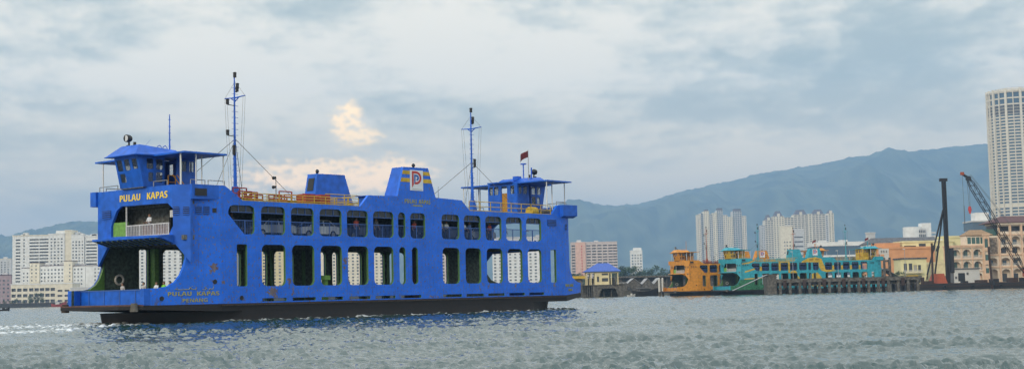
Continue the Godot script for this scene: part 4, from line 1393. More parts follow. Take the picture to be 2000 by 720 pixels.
	box_part(t, "cab_window", Vector3(-1.63, 2.5, 1.5), Vector3(-0.2, 3.6, 2.53), M.glass)
	box_part(t, "gantry_frame", Vector3(2.8, 3.91, -0.6), Vector3(3.6, 6.5, 0.6), M.dark_steel)
	for q in [-1.9, 1.1]: box_part(t, "track", Vector3(-2.2, 0, q), Vector3(4.4, 1.2, q + 0.8), M.dark_steel)
	box_part(t, "turntable", Vector3(-0.6, 1.21, -0.9), Vector3(2.6, 1.49, 0.9), M.dark_steel)

func boom_half(f: float) -> float:
	return minf(1.0, minf(f / 0.14, (1.0 - f) / 0.10)) * 0.72 + 0.12

# ------------------------------------------------------------------ ferries
# Ferry axes: x along the ship from the bow end, y up from the waterline, -z across from the near side.
const BEAM := 11.4
const UPPER := [[14.38, 16.74], [17.35, 19.68], [20.3, 22.66], [23.24, 25.58], [26.19, 28.56], [29.11, 29.98], [30.58, 32.41], [34.48, 36.77], [37.41, 39.63], [40.3, 42.52], [43.19, 45.44], [46.09, 48.33]]
const LOWER := [[12.04, 13.02, 0.14], [14.42, 16.76, 0.42], [17.42, 19.7, 0.42], [20.38, 22.65, 0.42], [23.3, 25.58, 0.42], [26.25, 28.49, 0.42], [29.2, 29.94, 0.34], [30.72, 31.44, 0.34], [34.53, 36.74, 0.42], [37.51, 39.61, 0.42], [40.39, 42.58, 0.42], [43.31, 45.44, 0.42], [46.24, 48.27, 0.42], [49.67, 50.53, 0.14]]
const SLOTS := [[14.45, 16.81], [17.44, 19.8], [20.4, 22.72], [23.41, 25.74], [26.35, 28.65], [29.33, 31.76], [34.49, 36.93], [37.59, 39.86], [40.5, 42.75], [43.45, 45.65], [46.36, 48.52]]

func inset(s: float) -> float:
	if s < 10.6: return 1.2 * (10.6 - s) / 5.9
	if s > 52.0: return 0.9 * (s - 52.0) / 3.5
	return 0.0

func warp_near(v: Vector3) -> Vector3:
	return Vector3(v.x, v.y, v.z - inset(v.x))

func warp_far(v: Vector3) -> Vector3:
	return Vector3(v.x, v.y, v.z + inset(v.x))

# fore wall: local x is -t, local z points out over the bow; its edges fold back to meet the sides
func warp_front(v: Vector3) -> Vector3:
	var t := -v.x
	var e := minf(t, BEAM - t)
	var back := maxf(0.0, 1.15 - e)
	return Vector3(v.x, v.y, v.z - back * 1.0)

func bend(how: int, v: Vector3) -> Vector3:
	if how == 1: return warp_near(v)
	if how == 2: return warp_far(v)
	if how == 3: return warp_front(v)
	if how == 4: return Vector3(v.x, v.y, v.z + (v.y - 10.0) * 0.25)
	return v

func funnel_left(y: float) -> float:
	return 29.1 + (y - 9.88) * 0.74 / 2.48

func funnel_right(y: float) -> float:
	return 33.78 - (y - 9.93) * 0.9 / 2.47

func emblem(x: float, y: float) -> Array:
	return [30.63 + (x - 398.0) / 184.0 * 1.57, 12.15 - (y - 115.0) / 297.0 * 1.72]

func side_outline() -> PackedVector2Array:
	return poly([[4.7, 1.32], [9.0, 1.32], [52.0, 1.34], [55.5, 1.55], [55.55, 2.5], [54.7, 2.6], [53.6, 3.0], [53.05, 3.7], [52.9, 4.6], [52.85, 9.86], [50.9, 9.86], [50.0, 8.98], [38.2, 8.95], [37.15, 9.83], [33.78, 9.93], [32.88, 12.4], [29.84, 12.36], [29.1, 9.88], [25.7, 9.8], [24.75, 8.88], [12.65, 8.88], [11.0, 9.9], [7.9, 9.9], [7.9, 4.6], [7.72, 4.0], [7.45, 3.4], [7.05, 2.92], [6.5, 2.62], [5.9, 2.52], [4.7, 2.5]])

func side_holes(shift := 0.0) -> Array:
	var h := [poly([[11.27, 8.1], [11.42, 8.42], [11.75, 8.53], [13.35, 8.53], [13.68, 8.38], [13.74, 8.1], [13.74, 6.7], [13.6, 6.45], [13.35, 6.4], [12.75, 6.4], [11.27, 7.85]])]
	for u in UPPER: h.append(rrect(u[0], 6.4, u[1], 8.53, 0.38))
	for l in LOWER: h.append(rrect(l[0], 2.56, l[1], 5.66, l[2]))
	for s in SLOTS: h.append(rect(s[0], 1.42, s[1], 1.66))
	if shift != 0.0:
		for k in h.size():
			var q: PackedVector2Array = h[k]
			for i in q.size(): q[i].x = 62.72 - shift - q[i].x
			h[k] = ccw(q)
	return h

func louvre(root: Node3D, c: Vector3, w: float, h: float, turn: float, m: Material):
	var o := unit(root, "louvre", c, Vector3(w, h, 0.03), M.black)
	o.rotation.y = turn
	var st := new_st()
	var n := int(h / 0.13)
	for i in n: box(st, Vector3(-w / 2 - 0.02, -h / 2 + (i + 0.15) * h / n, 0.016), Vector3(w / 2 + 0.02, -h / 2 + (i + 0.62) * h / n, 0.05))
	part(o, "slats", st, m)

func rails(st: SurfaceTool, pts: Array, h: float, r: float, levels: int, step := 1.5):
	for i in pts.size() - 1:
		var a: Vector3 = pts[i]
		var b: Vector3 = pts[i + 1]
		for k in levels:
			var y := h * (k + 1.0) / levels
			cyl(st, a + Vector3.UP * y, b + Vector3.UP * y, r, r, 5, false)
		var n := maxi(1, int((b - a).length() / step))
		for j in n + 1:
			var p := a.lerp(b, float(j) / n)
			cyl(st, p, p + Vector3.UP * h, r * 1.15, r * 1.15, 5, false)

func deck_plan(grow := 0.0) -> PackedVector2Array:
	var p := PackedVector2Array()
	for q in [[4.7, 1.2], [10.6, 0.0], [52.0, 0.0], [55.5, 0.9], [55.5, 10.5], [52.0, 11.4], [10.6, 11.4], [4.7, 10.2]]:
		p.append(Vector2(q[0], -q[1] + (grow if q[1] < 5 else -grow)))
	return p

func ferry(called: String, label: String, at: Vector3, turn: float, p: Dictionary) -> Node3D:
	var f := thing(called, label, "ferry", at, turn, "vehicle ferries")
	var st: SurfaceTool
	# hull under the deck: black, fine at both ends
	var prof := [[4.7, 0.55], [5.6, 2.0], [7.2, 3.6], [9.5, 4.9], [12.5, 5.69], [47.0, 5.69], [50.0, 4.8], [52.0, 3.5], [53.6, 1.9], [54.4, 0.55]]
	var lower := PackedVector2Array()
	var upper := PackedVector2Array()
	for q in prof:
		lower.append(Vector2(q[0] + (0.4 if q[0] < 20 else -0.4), -5.7 + q[1] * (0.94 if q[1] < 5.6 else 1.0)))
		upper.append(Vector2(q[0], -5.7 + q[1]))
	prof.reverse()
	for q in prof:
		lower.append(Vector2(q[0] + (0.4 if q[0] < 20 else -0.4), -5.7 - q[1] * (0.94 if q[1] < 5.6 else 1.0)))
		upper.append(Vector2(q[0], -5.7 - q[1]))
	st = new_st()
	loft(st, lower, -1.4, upper, 0.8)
	# sponson band: deeper amidships, rising towards the ends
	var belt := PackedVector2Array()
	for q in [[10.6, 0.02], [52.0, 0.02], [52.0, -BEAM - 0.02], [10.6, -BEAM - 0.02]]: belt.append(Vector2(q[0], q[1]))
	slab(st, belt, 0.78, 1.31)
	hexa(st, [Vector3(4.7, 1.02, -10.18), Vector3(10.6, 0.78, -BEAM - 0.02), Vector3(10.6, 1.31, -BEAM - 0.02), Vector3(4.7, 1.31, -10.18), Vector3(4.7, 1.02, -1.18), Vector3(10.6, 0.78, 0.02), Vector3(10.6, 1.31, 0.02), Vector3(4.7, 1.31, -1.18)])
	hexa(st, [Vector3(52.0, 0.78, -BEAM - 0.02), Vector3(55.5, 1.16, -10.52), Vector3(55.5, 1.5, -10.52), Vector3(52.0, 1.31, -BEAM - 0.02), Vector3(52.0, 0.78, 0.02), Vector3(55.5, 1.16, -0.88), Vector3(55.5, 1.5, -0.88), Vector3(52.0, 1.31, 0.02)])
	part(f, "hull", st, M.hull_black)
	st = new_st()
	for z in [0.02, -BEAM - 0.14]: box(st, Vector3(10.6, 1.16, z), Vector3(52.0, 1.30, z + 0.12))
	part(f, "rub_rail", st, M.rub_rail)
	# landing aprons at both ends
	for e in [0, 1]:
		st = new_st()
		var a := 4.7 if e == 0 else 55.5
		var b := 3.3 if e == 0 else 56.6
		slab(st, PackedVector2Array([Vector2(b, -2.2), Vector2(a, -1.15), Vector2(a, -10.25), Vector2(b, -9.2)]), 1.04, 1.28)
		part(f, "apron_edge", st, M.hull_black)
		st = new_st()
		slab(st, PackedVector2Array([Vector2(b, -2.2), Vector2(a, -1.15), Vector2(a, -10.25), Vector2(b, -9.2)]), 1.284, 1.38)
		part(f, "apron", st, M.apron)
	for e in [[4.15, -1.5], [4.15, -9.9]]:
		st = new_st()
		cyl(st, Vector3(e[0], 0.9, e[1]), Vector3(e[0], 1.5, e[1]), 0.3, 0.24, 10)
		part(f, "corner_fender", st, M.rub_rail if e[1] < -5 else M.concrete)
	# side shells
	var o := side_outline()
	var holes := side_holes()
	var cuts := [10.6, 52.0]
	var pl := plate(o, holes, -0.24, 0.0, cuts, 1, Vector2(4, 0), Vector2(53, 12.5))
	part(f, "side_shell", pl[0], p.side)
	part(f, "window_reveal", pl[1], M.frame_green)
	var far := side_holes(0.72)
	pl = plate(o, far, -BEAM, -BEAM + 0.1, cuts, 2, Vector2(4, 0), Vector2(53, 12.5))
	part(f, "side_shell", pl[0], p.main)
	pl = plate(o, far, -BEAM + 0.105, -BEAM + 0.3, cuts, 2)
	part(f, "side_lining", pl[0], M.inside)
	part(f, "window_reveal", pl[1], M.frame_green)
	if p.has("livery"):
		for lv in p.livery:
			var bits := Geometry2D.intersect_polygons(o, poly(lv[0]))
			for bit in bits:
				if Geometry2D.is_polygon_clockwise(bit): continue
				var q := plate(bit, holes, 0.004, 0.02, cuts, 1)
				part(f, "painted_livery", q[0], lv[1])
	# fore and after bulkheads with the upper and lower openings
	var fo := []
	for q in [[0.25, 4.3], [1.0, 5.62], [8.95, 5.76], [10.2, 4.3], [11.15, 4.3], [11.15, 9.9], [0.25, 9.9]]: fo.append([-q[0], q[1]])
	var fh := []
	for q in [[1.55, 6.35], [1.12, 6.9], [1.12, 8.2], [1.7, 8.6], [7.3, 8.68], [7.85, 8.38], [8.35, 7.6], [8.55, 7.2], [8.55, 6.45]]: fh.append([-q[0], q[1]])
	for e in [0, 1]:
		pl = plate(poly(fo), [poly(fh)], -0.2, 0.0, [-1.15, -BEAM + 1.15], 3)
		var w := part(f, "end_bulkhead", pl[0], p.main)
		w.transform = Transform3D(Basis(Vector3.UP, -PI / 2), Vector3(7.15, 0, 0)) if e == 0 else Transform3D(Basis(Vector3.UP, PI / 2), Vector3(53.7, 0, -BEAM))
		var rv := part(w, "opening_reveal", pl[1], p.main)
		rv.set_meta("label", "edge of the upper opening")
	# gates across the bow and stern on the car deck
	for x in [5.55, 54.6]:
		box_part(f, "bow_gate", Vector3(x, 1.4, -10.02), Vector3(x + 0.12, 2.48, -1.38), p.main)
		st = new_st()
		for k in 4: box(st, Vector3(x - 0.04, 1.42, -3.3 - k * 1.9), Vector3(x - 0.005, 2.46, -3.24 - k * 1.9))
		box(st, Vector3(x - 0.05, 2.40, -10.0), Vector3(x - 0.006, 2.48, -1.4))
		part(f, "gate_stiffener", st, M.rail_blue)
	# inner faces of the bulwark wings
	for z in [-1.35, -BEAM + 1.2]: box_part(f, "wing_end", Vector3(4.68, 1.35, z - 0.2), Vector3(5.2, 2.5, z + 0.25), p.main)
	pl = plate(rect(4.9, 1.42, 5.5, 2.48), [], -BEAM + 0.302, -BEAM + 0.36, [], 2)
	part(f, "wing_lining", pl[0], p.main)
	# decks
	st = new_st()
	slab(st, deck_plan(-0.26), 1.312, 1.40)
	part(f, "car_deck", st, M.deck)
	st = new_st()
	box(st, Vector3(7.6, 5.95, -BEAM + 0.42), Vector3(52.8, 6.28, -0.42))
	for k in 15: box(st, Vector3(8.6 + k * 2.94, 5.72, -BEAM + 0.42), Vector3(8.8 + k * 2.94, 5.949, -0.42))
	part(f, "upper_deck", st, M.bulkhead_grey)
	st = new_st()
	box(st, Vector3(8.3, 8.56, -BEAM + 0.42), Vector3(52.4, 8.74, -0.42))
	part(f, "roof_deck", st, M.deck)
	st = new_st()
	box(st, Vector3(8.3, 8.50, -BEAM + 0.42), Vector3(52.4, 8.556, -0.42))
	part(f, "deckhead", st, M.bulkhead_grey)
	for e in [8.45, 51.2]: box_part(f, "wing_deck", Vector3(e, 9.3, -BEAM + 0.75), Vector3(e + (2.3 if e < 20 else 1.3), 9.5, -0.75), M.deck)
	box_part(f, "fore_wing_deck", Vector3(7.4, 9.3, -BEAM + 1.3), Vector3(8.44, 9.5, -1.3), M.deck)
	# casings on the car deck and the cabin bulkhead above
	box_part(f, "casing", Vector3(36.2, 1.41, -6.2), Vector3(37.6, 5.7, -5.2), M.rust_steel)
	box_part(f, "cabin_bulkhead", Vector3(10.5, 6.29, -6.1), Vector3(46.3, 8.49, -5.5), M.bulkhead_grey)
	box_part(f, "dark_bulkhead", Vector3(9.0, 6.29, -BEAM + 1.0), Vector3(9.2, 8.49, -4.0), M.bulkhead_grey)
	box_part(f, "bow_lining", Vector3(8.1, 2.6, -BEAM + 0.55), Vector3(10.6, 5.7, -BEAM + 0.8), M.inside)
	for x in [13.0, 16.05, 18.95, 21.9, 24.75, 28.4, 33.05, 35.97, 38.92, 41.85, 44.8]:
		box_part(f, "web_frame", Vector3(x, 1.41, -BEAM + 0.31), Vector3(x + 0.2, 5.71, -BEAM + 0.55), M.frame_green)
	for x in [12.5]: box_part(f, "deck_stanchion", Vector3(x, 1.41, -BEAM + 0.32), Vector3(x + 0.35, 5.71, -BEAM + 0.9), M.panel_green)
	# green machinery stump seen in one opening
	st = new_st()
	cyl(st, Vector3(21.9, 1.41, -1.2), Vector3(21.9, 3.0, -1.2), 0.26, 0.26, 10)
	cyl(st, Vector3(21.9, 3.0, -1.2), Vector3(21.9, 3.35, -1.2), 0.46, 0.46, 10)
	part(f, "vent_head", st, M.panel_green)
	# upper deck windows: railing below, tinted transom lights above
	var wins := UPPER.duplicate()
	wins.push_front([11.6, 13.74])
	for u in wins:
		var fr := new_st()
		box(fr, Vector3(u[0], 7.40, -0.20), Vector3(u[1], 7.46, -0.14))
		var mid: float = (u[0] + u[1]) / 2 if u[0] > 12 else 12.95
		if u[1] - u[0] > 1.2: box(fr, Vector3(mid - 0.03, 6.42, -0.199), Vector3(mid + 0.03, 7.399, -0.141))
		var nb := int((u[1] - u[0]) / 0.15)
		for i in nb:
			var x: float = u[0] + (i + 0.5) * (u[1] - u[0]) / nb
			var y0 := 6.42 if u[0] > 12 else maxf(6.42, 7.85 - (x - 11.27) * 0.98)
			if y0 < 7.3: box(fr, Vector3(x - 0.012, y0, -0.18), Vector3(x + 0.012, 7.399, -0.16))
		part(f, "window_railing", fr, M.rail_blue)
		var tr := new_st()
		box(tr, Vector3(u[0] + 0.02, 8.0, -0.21), Vector3(u[1] - 0.02, 8.05, -0.12))
		var np := 3 if u[1] - u[0] > 1.2 else 1
		for k in range(1, np):
			var x: float = u[0] + (u[1] - u[0]) * k / np
			box(tr, Vector3(x - 0.025, 8.051, -0.209), Vector3(x + 0.025, 8.52, -0.121))
		var frame := part(f, "transom_frame", tr, M.rail_blue)
		for k in np:
			var a: float = u[0] + (u[1] - u[0]) * k / np + 0.026
			var b: float = u[0] + (u[1] - u[0]) * (k + 1) / np - 0.026
			unit(frame, "pane", Vector3((a + b) / 2, 8.285, -0.17), Vector3(b - a, 0.468, 0.02), M.pane_dark)
	# louvres, scuppers
	louvre(f, Vector3(49.97, 8.17, 0.02), 1.3, 0.58, 0.0, p.main)
	louvre(f, Vector3(52.2, 7.8, 0.0), 0.35, 0.6, 0.0, p.main)
	for x in [8.85, 9.45]: louvre(f, Vector3(x, 8.08, -inset(x) + 0.02), 0.46, 0.55, -0.2, p.main)
	unit(f, "small_port", Vector3(10.08, 8.08, -inset(10.08) + 0.005), Vector3(0.32, 0.32, 0.04), M.black).rotation.y = -0.2
	for t in [0.45, 0.95]: louvre(f, Vector3(7.15 + (1.15 - t) - 0.03, 8.0, -t), 0.42, 0.58, -PI / 2 + 0.785, p.main)
	louvre(f, Vector3(7.13, 8.12, -9.1), 1.1, 0.62, -PI / 2, p.main)
	for e in [[6.05, 1.78], [12.46, 1.72], [10.1, 2.92]]:
		st = new_st()
		var z := -inset(e[0])
		cyl(st, Vector3(e[0], e[1], z - 0.1), Vector3(e[0], e[1], z + 0.035), 0.17, 0.17, 14)
		part(f, "scupper", st, M.black)
	# bridge wings standing proud of the sides
	for e in [[8.05, 11.0], [51.3, 53.4]]:
		for side in [0, 1]:
			st = new_st()
			var a: float = e[0]
			var b: float = e[1]
			var z0 := -inset(a) if a < 20 else 0.0
			var sg := 1.0
			if side == 1: z0 = -BEAM + (inset(a) if a < 20 else 0.0); sg = -1.0
			hexa(st, [Vector3(a, 8.66, z0 - 0.22 * sg), Vector3(b, 8.70, z0 - 0.02 * sg), Vector3(b, 9.92, z0 - 0.02 * sg), Vector3(a, 9.92, z0 - 0.22 * sg), Vector3(a, 8.86, z0 + 0.42 * sg), Vector3(b, 8.9, z0 + 0.5 * sg), Vector3(b, 9.92, z0 + 0.5 * sg), Vector3(a, 9.92, z0 + 0.42 * sg)])
			var w := part(f, "bridge_wing", st, p.main)
			if side == 0 and a < 20: unit(w, "side_light_box", Vector3(8.85, 9.36, z0 + 0.45), Vector3(1.05, 0.52, 0.06), M.black)
			if side == 0 and a > 20: unit(w, "side_light_box", Vector3(53.41, 9.36, z0 + 0.26), Vector3(0.04, 0.5, 0.4), M.black)
	box_part(f, "bridge_wing", Vector3(7.0, 8.82, -11.02), Vector3(8.3, 9.92, -10.3), p.main)
	# bow awning over the car opening, ribbed beneath
	st = new_st()
	hexa(st, [Vector3(5.75, 6.10, -8.9), Vector3(7.14, 5.80, -9.3), Vector3(7.14, 6.34, -9.3), Vector3(5.75, 6.24, -8.9), Vector3(5.75, 6.10, -0.7), Vector3(7.14, 5.72, -1.0), Vector3(7.14, 6.30, -1.0), Vector3(5.75, 6.24, -0.7)])
	part(f, "bow_awning", st, p.main)
	st = new_st()
	for k in 12:
		var z := -1.3 - k * 0.65
		hexa(st, [Vector3(5.8, 5.98, z - 0.05), Vector3(7.12, 5.60, z - 0.05), Vector3(7.12, 5.71, z - 0.05), Vector3(5.8, 6.08, z - 0.05), Vector3(5.8, 5.98, z + 0.05), Vector3(7.12, 5.60, z + 0.05), Vector3(7.12, 5.71, z + 0.05), Vector3(5.8, 6.08, z + 0.05)])
	part(f, "awning_rib", st, M.inside)
	# railing, screen and mast post in the upper bow opening
	st = new_st()
	box(st, Vector3(7.2, 7.14, -6.7), Vector3(7.26, 7.22, -1.6))
	box(st, Vector3(7.2, 6.36, -6.7), Vector3(7.26, 6.42, -1.6))
	for k in 27:
		var z := -1.7 - k * 0.19
		var wd := 0.028 if k % 9 != 0 else 0.06
		box(st, Vector3(7.201, 6.421, z - wd), Vector3(7.259, 7.139, z + wd))
	part(f, "bow_railing", st, M.rail_white)
	box_part(f, "railing_tarpaulin", Vector3(7.32, 6.45, -4.9), Vector3(7.36, 7.1, -1.7), M.tarp_orange)
	box_part(f, "green_screen", Vector3(7.3, 6.3, -8.5), Vector3(7.4, 7.5, -6.75), M.panel_green)
	box_part(f, "screen_post", Vector3(7.22, 6.3, -6.82), Vector3(7.3, 8.6, -6.72), M.rail_white)
	box_part(f, "notice_board", Vector3(7.5, 7.6, -1.9), Vector3(7.54, 8.1, -1.25), M.rail_white)
	# far bulwark wing, green inside
	box_part(f, "wing_lining", Vector3(5.6, 1.42, -BEAM + 0.95), Vector3(8.0, 2.45, -BEAM + 1.05), M.panel_green)
	pl = plate(poly([[7.9, 2.45], [7.9, 4.6], [7.72, 4.0], [7.45, 3.4], [7.05, 2.92], [6.5, 2.62], [6.2, 2.45]]), [], -BEAM + 0.302, -BEAM + 0.36, [], 2)
	part(f, "wing_lining", pl[0], M.panel_green)
	st = new_st()
	for i in 14:
		var a0 := TAU * i / 14
		var a1 := TAU * (i + 1) / 14
		cyl(st, Vector3(9.2 + cos(a0) * 0.36, 3.3 + sin(a0) * 0.36, -BEAM + 0.95), Vector3(9.2 + cos(a1) * 0.36, 3.3 + sin(a1) * 0.36, -BEAM + 0.95), 0.09, 0.09, 6, false)
	part(f, "life_ring", st, M.rail_white)
	funnels(f, p)
	deck_house(f, p, false)
	deck_house(f, p, true)
	ship_mast(f, p, 16.65, 10.4, true)
	ship_mast(f, p, 45.2, 10.1, false)
	roof_fittings(f, p)
	return f

func funnels(f: Node3D, p: Dictionary):
	var st := new_st()
	hexa(st, [Vector3(29.0, 9.86, -1.5), Vector3(33.8, 9.9, -1.5), Vector3(32.9, 12.4, -1.28), Vector3(29.8, 12.36, -1.28), Vector3(29.1, 9.86, -0.242), Vector3(33.78, 9.9, -0.242), Vector3(32.88, 12.4, -0.242), Vector3(29.84, 12.36, -0.242)])
	var near := part(f, "funnel", st, p.funnel_near)
	box_part(near, "funnel_base", Vector3(26.2, 8.75, -1.7), Vector3(36.8, 9.78, -0.245), p.main)
	box_part(near, "casing_top", Vector3(25.9, 9.782, -1.75), Vector3(37.0, 9.84, -0.246), p.main)
	st = new_st()
	sphere(st, Vector3(31.7, 12.62, -0.6), Vector3(0.16, 0.18, 0.16))
	cyl(st, Vector3(31.65, 12.38, -0.6), Vector3(31.65, 12.5, -0.6), 0.07, 0.07, 6)
	part(near, "exhaust_cowl", st, M.black)
	st = new_st()
	hexa(st, [Vector3(28.6, 8.74, -BEAM + 0.1), Vector3(33.9, 8.74, -BEAM + 0.1), Vector3(32.6, 12.52, -BEAM + 0.2), Vector3(29.3, 12.48, -BEAM + 0.2), Vector3(28.6, 8.74, -9.75), Vector3(33.9, 8.74, -9.75), Vector3(32.6, 12.52, -9.95), Vector3(29.3, 12.48, -9.95)])
	var far := part(f, "funnel", st, p.funnel)
	st = new_st()
	hexa(st, [Vector3(28.96, 11.0, -10.95), Vector3(29.0, 11.0, -10.95), Vector3(29.22, 12.1, -10.95), Vector3(29.18, 12.1, -10.95), Vector3(28.96, 11.0, -10.2), Vector3(29.0, 11.0, -10.2), Vector3(29.22, 12.1, -10.2), Vector3(29.18, 12.1, -10.2)])
	part(far, "grille", st, M.black)
	st = new_st()
	sphere(st, Vector3(29.9, 12.75, -10.6), Vector3(0.16, 0.2, 0.16))
	cyl(st, Vector3(29.85, 12.45, -10.6), Vector3(29.85, 12.65, -10.6), 0.08, 0.08, 6)
	part(far, "exhaust_cowl", st, M.black)
	# port company board on the near funnel
	if p.get("stripes", false):
		for y in [[11.76, 12.08], [11.11, 11.45]]:
			var q := plate(poly([[funnel_left(y[0]), y[0]], [30.6, y[0]], [30.6, y[1]], [funnel_left(y[1]), y[1]]]), [], 0.003, 0.012)
			part(f, "funnel_stripe", q[0], M.livery_yellow)
			q = plate(poly([[32.22, y[0]], [funnel_right(y[0]), y[0]], [funnel_right(y[1]), y[1]], [32.22, y[1]]]), [], 0.003, 0.012)
			part(f, "funnel_stripe", q[0], M.livery_yellow)
	var board := box_part(f, "logo_board", Vector3(30.62, 10.43, 0.003), Vector3(32.2, 12.15, 0.03), M.logo_white)
	board.set_meta("label", "white board with a red and blue letter P emblem")
	var red := []
	for q in [[422, 372], [422, 130], [480, 130]]: red.append(emblem(q[0], q[1]))
	for i in 15:
		var a := deg_to_rad(-90 + i * 14.0)
		red.append(emblem(480 + cos(a) * 78, 225 + sin(a) * 95))
	for i in 15:
		var a := deg_to_rad(-90 + (14 - i) * 14.0)
		red.append(emblem(480 + cos(a) * 52, 225 + sin(a) * 64))
	for q in [[446, 161], [446, 325]]: red.append(emblem(q[0], q[1]))
	var pl := plate(poly(red), [], 0.031, 0.045)
	part(board, "emblem", pl[0], M.logo_red)
	var blu := []
	for q in [[454, 318], [454, 179], [480, 179]]: blu.append(emblem(q[0], q[1]))
	for i in 13:
		var a := deg_to_rad(-90 + i * 14.0)
		blu.append(emblem(480 + cos(a) * 42, 225 + sin(a) * 46))
	for i in 13:
		var a := deg_to_rad(-90 + (12 - i) * 14.0)
		blu.append(emblem(482 + cos(a) * 17, 223 + sin(a) * 16))
	for q in [[472, 207], [472, 285]]: blu.append(emblem(q[0], q[1]))
	pl = plate(poly(blu), [], 0.031, 0.045)
	part(board, "emblem", pl[0], M.logo_blue)
	box_part(board, "caption_line", Vector3(30.85, 10.52, 0.031), Vector3(32.05, 10.56, 0.036), M.steel)

# wheelhouse, deck house and awning; the after set is the forward one turned end for end
func deck_house(f: Node3D, p: Dictionary, aft: bool):
	var root := Node3D.new()
	root.name = "wheelhouse"
	f.add_child(root, true)
	if aft:
		root.transform = Transform3D(Basis(Vector3.UP, PI), Vector3(61.1, 0, -BEAM))
	var st: SurfaceTool
	# front with three lights above and one below
	var holes := [rrect(-6.85, 11.2, -6.2, 12.0, 0.08, 2), rrect(-5.95, 11.2, -5.3, 12.0, 0.08, 2), rrect(-5.0, 11.25, -4.4, 12.0, 0.08, 2), rrect(-6.75, 10.35, -6.1, 11.0, 0.08, 2)]
	var pl := plate(rect(-7.0, 9.95, -4.2, 12.25), holes, -0.08, 0, [], 4)
	pl[0].append_from(pl[1].commit(), 0, Transform3D.IDENTITY)
	var fw := part(root, "front_wall", pl[0], p.pilot)
	fw.transform = Transform3D(Basis(Vector3.UP, -PI / 2), Vector3(6.9, 0, 0))
	for h in [[-6.85, 11.2, -6.2, 12.0], [-5.95, 11.2, -5.3, 12.0], [-5.0, 11.25, -4.4, 12.0], [-6.75, 10.35, -6.1, 11.0]]:
		var q := plate(rect(h[0], h[1], h[2], h[3]), [], -0.05, -0.03, [], 4)
		part(fw, "window", q[0], M.window_glass)
	var sh := [rrect(7.15, 11.25, 7.75, 12.02, 0.08, 2), rrect(8.0, 11.25, 8.58, 12.02, 0.08, 2), rrect(7.3, 10.35, 7.75, 11.0, 0.08, 2), rrect(7.98, 10.3, 8.58, 11.05, 0.08, 2)]
	for z in [-4.2, -7.0]:
		pl = plate(poly([[6.9, 9.95], [8.75, 9.75], [8.75, 12.25], [6.35, 12.25]]), sh, z - 0.04, z + 0.04)
		pl[0].append_from(pl[1].commit(), 0, Transform3D.IDENTITY)
		var sw := part(root, "side_wall", pl[0], p.pilot)
		for h in [[7.15, 11.25, 7.75, 12.02], [8.0, 11.25, 8.58, 12.02], [7.3, 10.35, 7.75, 11.0], [7.98, 10.3, 8.58, 11.05]]:
			unit(sw, "window", Vector3((h[0] + h[2]) / 2, (h[1] + h[3]) / 2, z), Vector3(h[2] - h[0], h[3] - h[1], 0.02), M.window_glass)
	st = new_st()
	hexa(st, [Vector3(6.92, 9.9, -6.95), Vector3(8.75, 9.7, -6.95), Vector3(8.75, 9.86, -6.95), Vector3(6.92, 9.99, -6.95), Vector3(6.92, 9.9, -4.25), Vector3(8.75, 9.7, -4.25), Vector3(8.75, 9.86, -4.25), Vector3(6.92, 9.99, -4.25)])
	part(root, "floor", st, M.bulkhead_grey)
	# steering console seen against the light
	box_part(root, "console", Vector3(7.2, 9.99, -6.4), Vector3(7.7, 11.1, -4.9), M.bulkhead_grey)
	box_part(root, "rear_wall", Vector3(8.66, 9.87, -6.9), Vector3(8.74, 12.24, -5.5), p.pilot)
	# roof with a raised sloping front
	st = new_st()
	hexa(st, [Vector3(5.9, 12.26, -7.5), Vector3(10.3, 12.36, -7.5), Vector3(9.9, 12.80, -6.9), Vector3(6.75, 13.05, -6.7), Vector3(5.9, 12.26, -3.8), Vector3(10.3, 12.36, -3.8), Vector3(9.9, 12.80, -4.4), Vector3(6.75, 13.05, -4.5)])
	box(st, Vector3(5.85, 12.2, -7.55), Vector3(10.3, 12.258, -3.75))
	part(root, "roof", st, p.canopy)
	# deck house behind
	holes = [rect(9.9, 11.2, 10.5, 11.95), rect(10.75, 11.2, 11.2, 11.95)]
	for z in [-3.9, -7.5]:
		pl = plate(rect(9.6, 8.76, 11.45, 12.3), holes, z - 0.05, z + 0.05)
		pl[0].append_from(pl[1].commit(), 0, Transform3D.IDENTITY)
		var sw := part(root, "side_wall", pl[0], p.pilot)
		for h in [[9.9, 11.2, 10.5, 11.95], [10.75, 11.2, 11.2, 11.95]]: unit(sw, "window", Vector3((h[0] + h[2]) / 2, 11.575, z), Vector3(h[2] - h[0], 0.75, 0.02), M.window_glass)
	var bh := [rect(-7.2, 11.2, -6.7, 12.0), rect(-6.3, 9.3, -5.6, 12.0), rect(-5.2, 11.2, -4.65, 12.0), rect(-4.5, 11.2, -4.05, 12.0)]
	pl = plate(rect(-7.45, 8.76, -3.95, 12.3), bh, -0.04, 0.04)
	pl[0].append_from(pl[1].commit(), 0, Transform3D.IDENTITY)
	var bw := part(root, "after_wall", pl[0], p.pilot)
	bw.transform = Transform3D(Basis(Vector3.UP, -PI / 2), Vector3(11.44, 0, 0))
	for h in [[-7.2, 11.2, -6.7, 12.0], [-5.2, 11.2, -4.65, 12.0], [-4.5, 11.2, -4.05, 12.0]]: unit(bw, "window", Vector3((h[0] + h[2]) / 2, 11.6, 0), Vector3(h[2] - h[0], 0.8, 0.02), M.window_glass)
	unit(bw, "door", Vector3(-5.95, 10.3, 0.02), Vector3(0.66, 2.0, 0.04), M.door_orange)
	box_part(root, "floor", Vector3(8.8, 9.72, -7.4), Vector3(11.3, 9.84, -4.0), M.deck)
	# awnings over the wings, on white posts
	for z in [[-4.14, -0.25], [-BEAM + 0.25, -7.06]]:
		box_part(root, "awning", Vector3(7.5, 12.16, z[0]), Vector3(11.4, 12.28, z[1]), p.canopy)
	box_part(root, "awning", Vector3(10.4, 12.285, -7.05), Vector3(11.9, 12.40, -4.15), p.canopy)
